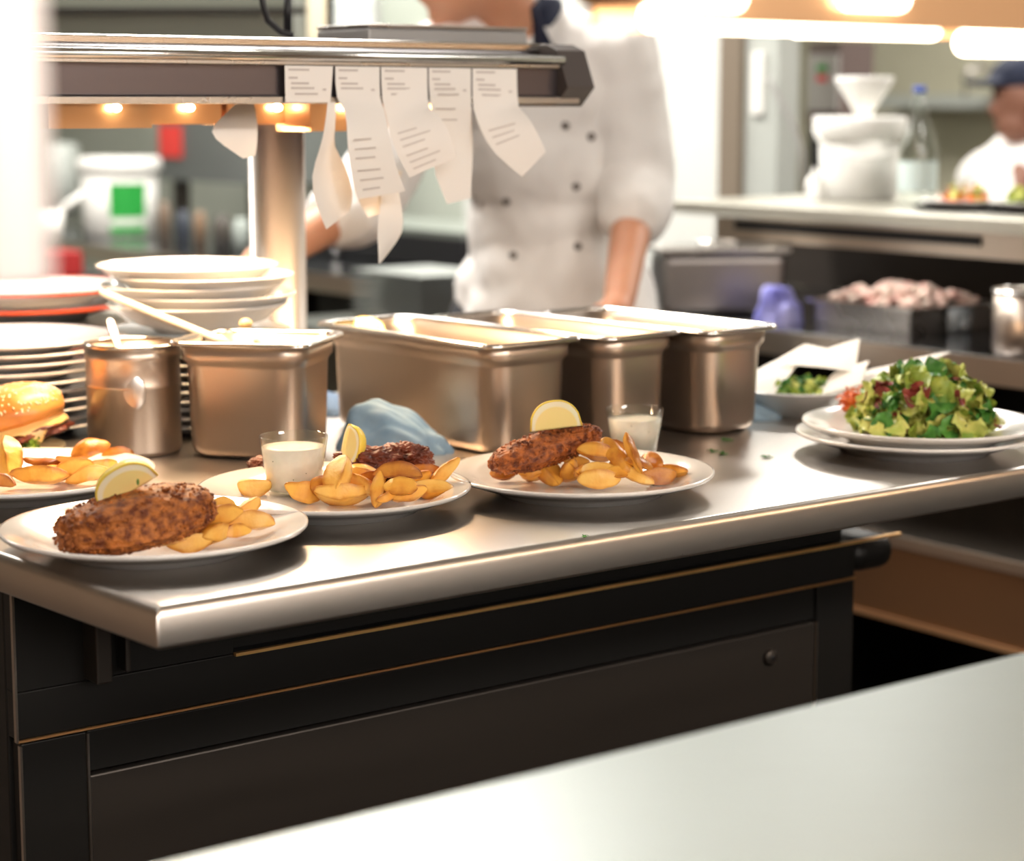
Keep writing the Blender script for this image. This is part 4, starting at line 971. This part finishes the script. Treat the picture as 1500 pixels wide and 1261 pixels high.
obj('cap', MB().lathe([(0, 170 * s_), (9 * s_, 170 * s_), (9.5 * s_, 160 * s_), (0, 160 * s_)], bt_, 24), 'blue_cap', t)
for k, (px, lb, cl) in enumerate(((1412, 'white plate with a red and cream salad on the pass shelf', ('raw', 'carrot', 'leaf2')), (1512, 'white plate with green salad at the right edge of the pass shelf', ('leaf1', 'leaf4', 'leaf2')))):
    c_ = onshelf(px, 2.92 + .03 * k)
    tag(obj('tray', MB().lathe([(0, .001), (.085, .001), (.092, .008), (.088, .008), (.083, .003), (0, .003)], c_, 48), 'black', at=c_), ['black round tray under the red and cream salad plate', 'black round tray under the green salad plate at the right edge'][k], 'tray')
    c_ = c_ + Vector((0, 0, .0035))
    plate(c_, .080, lb, 'plates on the pass shelf', .016)
    heap(c_ + Vector((0, 0, .006)), .048, .04, .042, 46, .022, [(x, 1) for x in cl], 'salad_leaves', 'salad',
         [['pale pink shreds', 'orange red shreds', 'cream leaves'][j] + ' on the red and cream salad plate' if k == 0 else ['mid green leaves', 'dark green leaves', 'pale leaves'][j] + ' on the green salad plate at the right edge' for j in range(3)], 20 + k, .003)
# ================================================================ beyond the hatch
t = thing('appliance', 'dark appliance with small coloured marks behind the bucket', 'appliance', U3(3.9, 3.15, 0))
ob = WY(1208, 150, 5.2); ub, vb = uv(ob)
obj('body', MB().uvbox(ub, ub + .12, vb - .06, vb + .06, 0, 1.24), 'black', t, smooth=False, bevel=.01)
obj('front_panel', MB().uvbox(ub - .01, ub, vb - .05, vb + .05, 1.28, 1.42), 'grey_box', t, smooth=False)
obj('upper_body', MB().uvbox(ub, ub + .12, vb - .05, vb + .06, 1.24, 1.45), mat('brown_box', (.16, .12, .11), .5), t, smooth=False)
for z_, m_ in ((1.385, 'green_label'), (1.36, 'red_label')): obj('button', MB().uvbox(ub - .016, ub - .01, vb - .015, vb + .015, z_ - .008, z_ + .008), m_, t, smooth=False)
# splash shelf on the far wall
tag(obj('wall_rail', MB().uvbox(6.3, 6.6, -2, 6, 1.28, 1.33), 'pillar', smooth=False), 'long ledge on the beige wall of the next room', 'ledge')
tp = WY(1440, 140, 7.9)
f = lambda x, y: WY(x, y, 7.9)
tag(obj('tap', MB().tube([f(1414, 142), f(1414, 115), f(1420, 104), f(1436, 98), f(1450, 103), f(1460, 115), f(1464, 138)], .012, 12), 'steel'), 'curved steel tap above the ledge in the next room', 'tap')
# switch and cable on the pillar
sw = WY(1130, 110, 4.95)
su, sv = uv(sw)
tag(obj('switch_box', MB().uvbox(3.465, 3.48, 3.62, 3.66, 1.27, 1.42), 'white_plastic', smooth=False, bevel=.004), 'white switch box on the grey pillar', 'switch')
h = lambda x, y: WY(x, y, 4.93)
tag(obj('cable', MB().tube([h(1125, 112), h(1130, 124), h(1150, 160), h(1165, 190), h(1175, 222), h(1178, 300)], .005, 8), 'grey_box'), 'grey cable running down the pillar from the switch box', 'cable')
# ---- left background on the back bench
def onbench(px, u, z=.9005):
    r = ray(px, 300); t_ = u / (.8 * r.x + .6 * r.y); p = O + r * t_; p.z = z; return p
bk = onbench(176, 2.78); s_ = bk.y / 3000
t = thing('bucket', 'white bucket with a green label on the back bench, far left', 'bucket', bk)
obj('body', MB().lathe([(0, .001), (50 * s_, .001), (52 * s_, .004), (56 * s_, 92 * s_), (0, 93 * s_)], bk, 48), 'white_plastic', t)
obj('lid', MB().lathe([(0, 94 * s_), (60 * s_, 94 * s_), (61 * s_, 96 * s_), (60 * s_, 112 * s_), (56 * s_, 114 * s_), (0, 112 * s_)], bk, 48), 'white_plastic', t)
lab = []
for z_ in (6, 78):
    lab.append([bk + Vector((math.cos(a) * (53 + z_ * .045) * s_, math.sin(a) * (53 + z_ * .045) * s_, z_ * s_)) for a in [R(-95 + 7 * k) for k in range(9)]])
obj('label', MB().loft(lab, False, False, closed=False), 'green_label', t)
lab = [[bk + Vector((math.cos(a) * (53.3 + z_ * .045) * s_, math.sin(a) * (53.3 + z_ * .045) * s_, z_ * s_)) for a in [R(-95 + 7 * k) for k in range(9)]] for z_ in (18, 28)]
obj('label_stripe', MB().loft(lab, False, False, closed=False), 'white_plastic', t)
f = lambda x, y: WY(x, y, bk.y - .35)
pt = thing('scoop', 'white scoop handle slanting in front of the labelled bucket', 'scoop', onbench(62, 2.62))
obj('handle', MB().tube([f(124, 282), f(64, 326)], [5 * s_, 5 * s_], 10), 'white_plastic', pt)
bx = onbench(60, 2.75)
obj('cup', MB().lathe([(0, .0), (24 * s_, .0), (30 * s_, 44 * s_), (27 * s_, 44 * s_), (0, .006)], Vector((f(52, 0).x, f(52, 0).y, .9005)), 32), 'white_plastic', pt)
wb = onbench(88, 3.02)
tag(obj('food_container', MB().lathe([(0, 0), (30 * s_, 0), (34 * s_, 120 * s_), (26 * s_, 126 * s_), (0, 128 * s_)], wb, 32), mat('clear_tub', (.5, .53, .5), .4), at=wb), 'cloudy grey tub behind the white scoop', 'container')
cbx = onbench(300, 2.95)
cu, cv = uv(cbx)
t = thing('storage_cabinet', 'grey steel cabinet standing on the back bench left of the gantry post', 'cabinet', Vector((cbx.x, cbx.y, .9)))
obj('body', MB().uvbox(3.02, 3.4, 5.31, 5.89, 1.06, 1.62), mat('cabinet_grey', (.20, .215, .21), .4, .5), t, smooth=False)
obj('foot', MB().uvbox(3.05, 3.09, 5.34, 5.38, .9005, 1.06), 'steel_mid', t, smooth=False)
obj('foot', MB().uvbox(3.05, 3.09, 5.82, 5.86, .9005, 1.06), 'steel_mid', t, smooth=False)
rw = (3.015, 5.80)
tag(obj('notice', MB().uvbox(3.012, 3.018, rw[1] - .07, rw[1] + .07, 1.13, 1.23), 'red_label', smooth=False), 'small red notice on the grey cabinet', 'notice')
for k, (px, col, hh_, rr_, lb) in enumerate(((268, (.05, .06, .08), 50, 11, 'dark jar on the back bench, left of the brown jar'), (292, (.25, .16, .1), 52, 9, 'brown jar on the back bench between dark and grey jars'), (325, (.08, .07, .06), 50, 14, 'black jar with wide body behind the gantry post'), (352, (.4, .45, .42), 48, 12, 'pale jar nearest the gantry post'), (240, (.2, .14, .1), 60, 9, 'narrow brown bottle right of the labelled bucket'))):
    q = onbench(px, 2.74); s2_ = q.y / 3000
    tag(obj('jar', MB().lathe([(0, 0), (rr_ * s2_, 0), (rr_ * s2_, hh_ * .8 * s2_), (rr_ * .7 * s2_, hh_ * .9 * s2_), (rr_ * .7 * s2_, hh_ * s2_), (0, hh_ * s2_)], q, 24), mat('jar_paint', col, .4), at=q), lb, 'jar', 'jars on the back bench')
# dark red box under the bench edge at far left
q = WY(82, 385, 5.0)
tag(obj('red_box', MB().obox((q.x, q.y, q.z), (.10, .10, .06), .6), mat('dull_red', (.35, .02, .02), .5), smooth=False, bevel=.004), 'dark red box below the back bench edge at far left', 'box')
tag(obj('low_shelf', MB().obox((q.x, q.y, q.z - .045), (.7, .3, .025), PHI), 'steel_dark', smooth=False), 'dark low shelf carrying the red box at far left', 'shelf')
lsz = q.z - .058
# dark oven band + stacked pans behind the cook, left
t = thing('oven', 'dark oven front behind the cook, between gantry post and jacket', 'oven', U3(3.0, 4.4, .9))
ov = [uv(WY(x, 340, 5.4)) for x in (452, 700)]
obj('body', MB().uvbox(2.85, 3.15, 4.0, 4.85, .902, .975), 'black', t, smooth=False, bevel=.005)
obj('top', MB().uvbox(2.85, 3.15, 4.0, 4.85, .9755, .99), mat('greenish_steel', (.30, .33, .30), .35, .6), t, smooth=False)
obj('handle', MB().tube([U3(2.84, 4.55, .91), U3(2.84, 4.55, .97)], .010, 10), 'steel', t)
q = WY(620, 462, 4.35)
for k in range(5):
    c_ = Vector((q.x, q.y, .9012 + .020 * k)) if False else WY(622, 452 - 13 * k, 4.4)
    tag(obj('baking_tray', MB().obox(c_, (.20, .26, .004), PHI, None).obox(c_ + Vector((0, 0, .004)), (.206, .266, .003), PHI), mat('tray_grey%d' % k, (.42, .44, .43), .35, .7), smooth=False), ['lowest', 'second from bottom', 'middle', 'second from top', 'topmost'][k] + ' grey baking tray in the stack left of the cook', 'baking tray', 'stacked baking trays')
q2 = WY(622, 462, 4.4)
tag(obj('trolley', MB().obox((q2.x, q2.y, q2.z - .02), (.6, .36, .03), PHI).obox((q2.x - .2, q2.y, q2.z / 2 - .02), (.03, .03, q2.z - .05)).obox((q2.x + .2, q2.y + .1, q2.z / 2 - .02), (.03, .03, q2.z - .05)), mat('trolley_steel', (.20, .21, .19), .3, .8), smooth=False), 'steel trolley behind the counter carrying the baking trays', 'trolley')
# upper left: shelving seen above the gantry
ul = thing('wall_cabinet', 'dark green grey wall cabinet above the gantry at top left', 'cabinet', WY(200, 20, 4.2))
obj('body', MB().obox(WY(215, 10, 4.2), (.62, .3, .14), 0), mat('cab_green', (.16, .17, .14), .4, .4), ul, smooth=False)
obj('bottom_rail', MB().obox(WY(215, 16, 4.04), (.62, .02, .012), 0), 'steel_dark', ul, smooth=False)
ul = thing('wall_cabinet', 'cream wall cabinet above the gantry, behind the black cables', 'cabinet', WY(455, 20, 4.6))
obj('body', MB().obox(WY(455, 10, 4.6), (.13, .3, .16), 0), mat('cab_cream', (.62, .55, .40), .5), ul, smooth=False)
ul = thing('wall_cabinet', 'pale patterned box above the grey printer box', 'cabinet', WY(520, 10, 4.6))
obj('body', MB().obox(WY(520, 10, 4.6), (.10, .3, .12), 0), mat('box_pale', (.45, .5, .47), .5, 0, (.75, .77, .74), 40), ul, smooth=False)

# ================================================================ people
def person_mesh(name, prims, m, parent, vox, **k):
    mb = MB()
    for p in prims:
        if p[0] == 'c': mb.caps(*p[1:])
        else: mb.ball(*p[1:])
    return obj(name, mb, m, parent, remesh=vox, **k)
def hand(wr, tip, side, curl=.3):
    """five fingers from wrist towards tip; side: thumb direction"""
    wr, tip, side = Vector(wr), Vector(tip), Vector(side).normalized(); d = (tip - wr).normalized(); nrm = d.cross(side).normalized()
    if nrm.z > 0: nrm = -nrm
    out = [('c', wr, wr + d * .03, .024, .027)]
    palm = wr + d * .05
    for k in range(4):
        s = (k - 1.5) * -.019; L = (.072, .080, .074, .058)[k]
        a = palm + side * -s * -1 + d * .03; b = a + d * L * .5 + nrm * .006; c = a + d * L * .9 + nrm * (.006 + .05 * curl)
        out += [('c', wr + d * .02 + side * s * .5, a, .013, .0105), ('c', a, b, .0098, .0088), ('c', b, c, .0088, .0075)]
    th = wr + d * .03 + side * .02
    out += [('c', wr + d * .015, th + side * .018 + d * .015, .014, .011), ('c', th + side * .018 + d * .015, th + side * .026 + d * .048, .0105, .0085)]
    return out
ck = thing('person', 'cook in white double breasted jacket with dark buttons and rolled sleeves behind the pans', 'person', (.06, 3.58, 0))
neck = Vector((.008, 3.50, 1.45)); hd = Vector((-.085, 3.43, 1.548))
sR, eR, wR = Vector((.185, 3.52, 1.385)), Vector((.215, 3.50, 1.165)), Vector((.172, 3.27, .985))
sL, eL, wL = Vector((-.115, 3.45, 1.375)), Vector((-.235, 3.24, 1.145)), Vector((-.365, 3.09, 1.068))
fdir = Vector((-.93, -.18, -.32)).normalized()         # the way the face looks
fup = Vector((-.3, -.05, .95)); fup = (fup - fdir * fup.dot(fdir)).normalized(); fs = fdir.cross(fup).normalized()
fm = Matrix((fdir, fs, fup)).transposed()
def hp(x, y, z): return hd + fm @ Vector((x, y, z))
body = [('b', Vector((.055, 3.60, .94)), (.15, .11, .12)), ('b', Vector((.055, 3.59, 1.10)), (.13, .10, .15)), ('b', Vector((.05, 3.56, 1.28)), (.155, .10, .15)),
        ('c', neck + Vector((.01, .02, -.05)), hd + fm @ Vector((-.03, 0, -.05)), .056, .052),
        ('b', hp(-.012, 0, .022), (.098, .076, .092), fm), ('b', hp(.022, 0, -.05), (.066, .056, .062), fm), ('b', hp(.068, 0, -.088), (.02, .022, .016), fm),
        ('c', hp(.082, 0, .008), hp(.104, 0, -.022), .009, .013), ('b', hp(.078, 0, -.055), (.017, .024, .008), fm), ('b', hp(.083, 0, -.042), (.010, .02, .005), fm),
        ('b', hp(-.005, .076, -.008), (.02, .008, .032), fm), ('b', hp(-.005, -.076, -.008), (.02, .008, .032), fm), ('b', hp(.074, .03, .022), (.012, .024, .007), fm), ('b', hp(.074, -.03, .022), (.012, .024, .007), fm),
        ('c', Vector((.05, 3.56, 1.36)), sR, .06, .055), ('c', Vector((.05, 3.56, 1.36)), sL, .06, .055),
        ('c', sR, eR, .05, .042), ('c', eR, wR, .041, .027), ('c', sL, eL, .05, .042), ('c', eL, wL, .041, .027),
        ('c', Vector((.13, 3.60, .9)), Vector((.15, 3.56, .5)), .085, .06), ('c', Vector((.15, 3.56, .5)), Vector((.15, 3.62, .08)), .058, .04), ('c', Vector((.15, 3.62, .05)), Vector((.15, 3.48, .045)), .04, .038),
        ('c', Vector((-.02, 3.60, .9)), Vector((-.05, 3.56, .5)), .085, .06), ('c', Vector((-.05, 3.56, .5)), Vector((-.05, 3.62, .08)), .058, .04), ('c', Vector((-.05, 3.62, .05)), Vector((-.05, 3.48, .045)), .04, .038)]
body += hand(wR, (.13, 3.14, .918), (-1, .1, .1), .1)
body += hand(wL, (-.43, 2.98, 1.05), (.3, -.9, .2), .4)
bd = person_mesh('body', body, 'skin', ck, .0065)
hairp = [('b', hp(-.03, 0, .045), (.100, .082, .082), fm), ('b', hp(-.068, 0, -.01), (.06, .072, .075), fm)]
person_mesh('hair', hairp, 'hair', ck, .008)
for s_ in (-1, 1): obj('eye', MB().ball(hp(.078, s_ * .03, .008), (.010, .012, .009), fm, 2), 'black', ck)
# jacket
jk = [('b', Vector((.058, 3.60, .96)), (.165, .13, .13)), ('b', Vector((.058, 3.59, 1.08)), (.142, .118, .14)), ('b', Vector((.055, 3.57, 1.22)), (.158, .118, .15)), ('b', Vector((.05, 3.555, 1.32)), (.175, .11, .12)),
      ('c', Vector((.02, 3.54, 1.405)), sR + Vector((-.01, 0, .0)), .06, .066), ('c', Vector((.02, 3.54, 1.405)), sL, .06, .064),
      ('c', neck + Vector((.012, .03, -.05)), neck + Vector((.0, .02, -.005)), .072, .064),
      ('c', sR, eR + Vector((.0, 0, .01)), .070, .062), ('c', eR + Vector((0, 0, .01)), eR.lerp(wR, .22), .062, .060), ('c', eR.lerp(wR, .16), eR.lerp(wR, .27), .064, .062),
      ('c', sL, eL, .068, .058), ('c', eL, eL.lerp(wL, .25), .058, .055),
      ('c', Vector((.16, 3.56, 1.0)), Vector((.20, 3.5, .86)), .08, .085), ('c', Vector((.02, 3.55, 1.0)), Vector((-.0, 3.53, .86)), .09, .10),
      ('c', Vector((.09, 3.55, 1.0)), Vector((.10, 3.51, .86)), .10, .10)]
mb = MB()
for p in jk:
    if p[0] == 'c': mb.caps(*p[1:])
    else: mb.ball(*p[1:])
jo = obj('jacket', mb, 'jacket', ck, remesh=.007)
tx = bpy.data.textures.new('folds', 'CLOUDS'); tx.noise_scale = .11; tx.noise_depth = 2
dm = jo.modifiers.new('d', 'DISPLACE'); dm.texture = tx; dm.strength = .028; dm.mid_level = .5; dm.texture_coords = 'LOCAL'
tr_ = [('c', Vector((.13, 3.60, .9)), Vector((.15, 3.56, .5)), .10, .075), ('c', Vector((.15, 3.56, .5)), Vector((.15, 3.62, .1)), .075, .065), ('c', Vector((-.02, 3.60, .9)), Vector((-.05, 3.56, .5)), .10, .075), ('c', Vector((-.05, 3.56, .5)), Vector((-.05, 3.62, .1)), .075, .065)]
person_mesh('trousers', tr_, 'trouser', ck, .012)
for x_ in (.15, -.05): obj('shoe', MB().ball((x_, 3.53, .05), (.05, .13, .05)), 'black', ck)
# navy collar
pts = []
for k in range(15):
    a = R(-80 + 17 * k); pts.append(neck + Vector((.010 + .062 * math.cos(a), .022 + .058 * math.sin(a), -.002 + .004 * k / 14)))
obj('neckerchief', MB().tube([neck + Vector((.045, -.05, -.065))] + pts, [.010] + [.013] * 15, 12, (.6, 2.0)), 'navy', ck, label='navy collar band at the back of the neck')
bpy.context.view_layer.update()
dg = bpy.context.evaluated_depsgraph_get(); je = jo.evaluated_get(dg)
def hit(px, py):
    r = ray(px, py).normalized(); loc0 = Vector(jo.location) + parent_world(ck)
    ok, l, n_, i_ = je.ray_cast(O - loc0, r)
    return (l + loc0, n_) if ok else (WY(px, py, 3.45), Vector((0, -1, 0)))
for (px, py) in ((828, 184), (844, 273), (846, 361), (742, 295), (752, 374), (866, 200)):
    p, n_ = hit(px, py); mm = n_.to_track_quat('Z', 'Y').to_matrix()
    obj('button', MB().lathe([(0, -.002), (.0062, -.002), (.0066, .002), (.005, .0038), (0, .0042)], p, 20, mm), mat('button_brown', (.05, .03, .02), .4) if 'button_brown' not in bpy.data.materials else bpy.data.materials['button_brown'], ck)
# second person, next room
P2 = WY(1478, 230, 5.3)
b2 = P2.copy()
pn = thing('person', 'person in a dark cap and white shirt bending forward in the next room, right edge', 'person', (P2.x + .1, P2.y + .1, 0))
h2 = WY(1506, 142, 5.3)
k1 = [('b', h2, (.092, .095, .105)), ('b', h2 + Vector((-.03, -.02, -.07)), (.055, .06, .05)), ('b', h2 + Vector((-.092, -.02, -.03)), (.018, .014, .022)), ('b', h2 + Vector((-.075, -.02, -.075)), (.015, .022, .01)), ('b', h2 + Vector((0, -.095, -.01)), (.02, .01, .03)),
      ('c', h2 + Vector((.03, .02, -.06)), h2 + Vector((.06, .05, -.17)), .05, .055), ('c', h2 + Vector((.06, .1, -.2)), h2 + Vector((.15, .15, -.6)), .12, .12),
      ('c', h2 + Vector((.15, .15, -.6)), h2 + Vector((.15, .2, -1.2)), .12, .08), ('c', h2 + Vector((-.05, -.08, -.2)), h2 + Vector((-.12, -.2, -.4)), .045, .04), ('c', h2 + Vector((-.12, -.2, -.4)), h2 + Vector((-.2, -.32, -.35)), .038, .028)]
k1 += hand(h2 + Vector((-.2, -.32, -.35)), h2 + Vector((-.3, -.42, -.36)), (0, .3, .8), .3)
person_mesh('body', k1, 'skin_dark', pn, .009)
s2 = [('c', h2 + Vector((.05, .06, -.20)), h2 + Vector((.15, .15, -.62)), .15, .16), ('b', h2 + Vector((.0, .05, -.22)), (.17, .13, .11)), ('c', h2 + Vector((-.06, -.04, -.2)), h2 + Vector((-.14, -.19, -.38)), .075, .062), ('c', h2 + Vector((.1, .0, -.2)), h2 + Vector((.1, -.1, -.45)), .08, .07)]
person_mesh('shirt', s2, 'jacket', pn, .011)
person_mesh('trousers', [('c', h2 + Vector((.15, .15, -.62)), h2 + Vector((.15, .2, -1.2)), .15, .1)], 'trouser', pn, .015)
cpm = [('b', h2 + Vector((.005, 0, .05)), (.105, .10, .065)), ('b', h2 + Vector((-.11, -.02, .035)), (.065, .06, .010))]
person_mesh('cap', cpm, 'navy', pn, .008)
# green drip on the middle pan
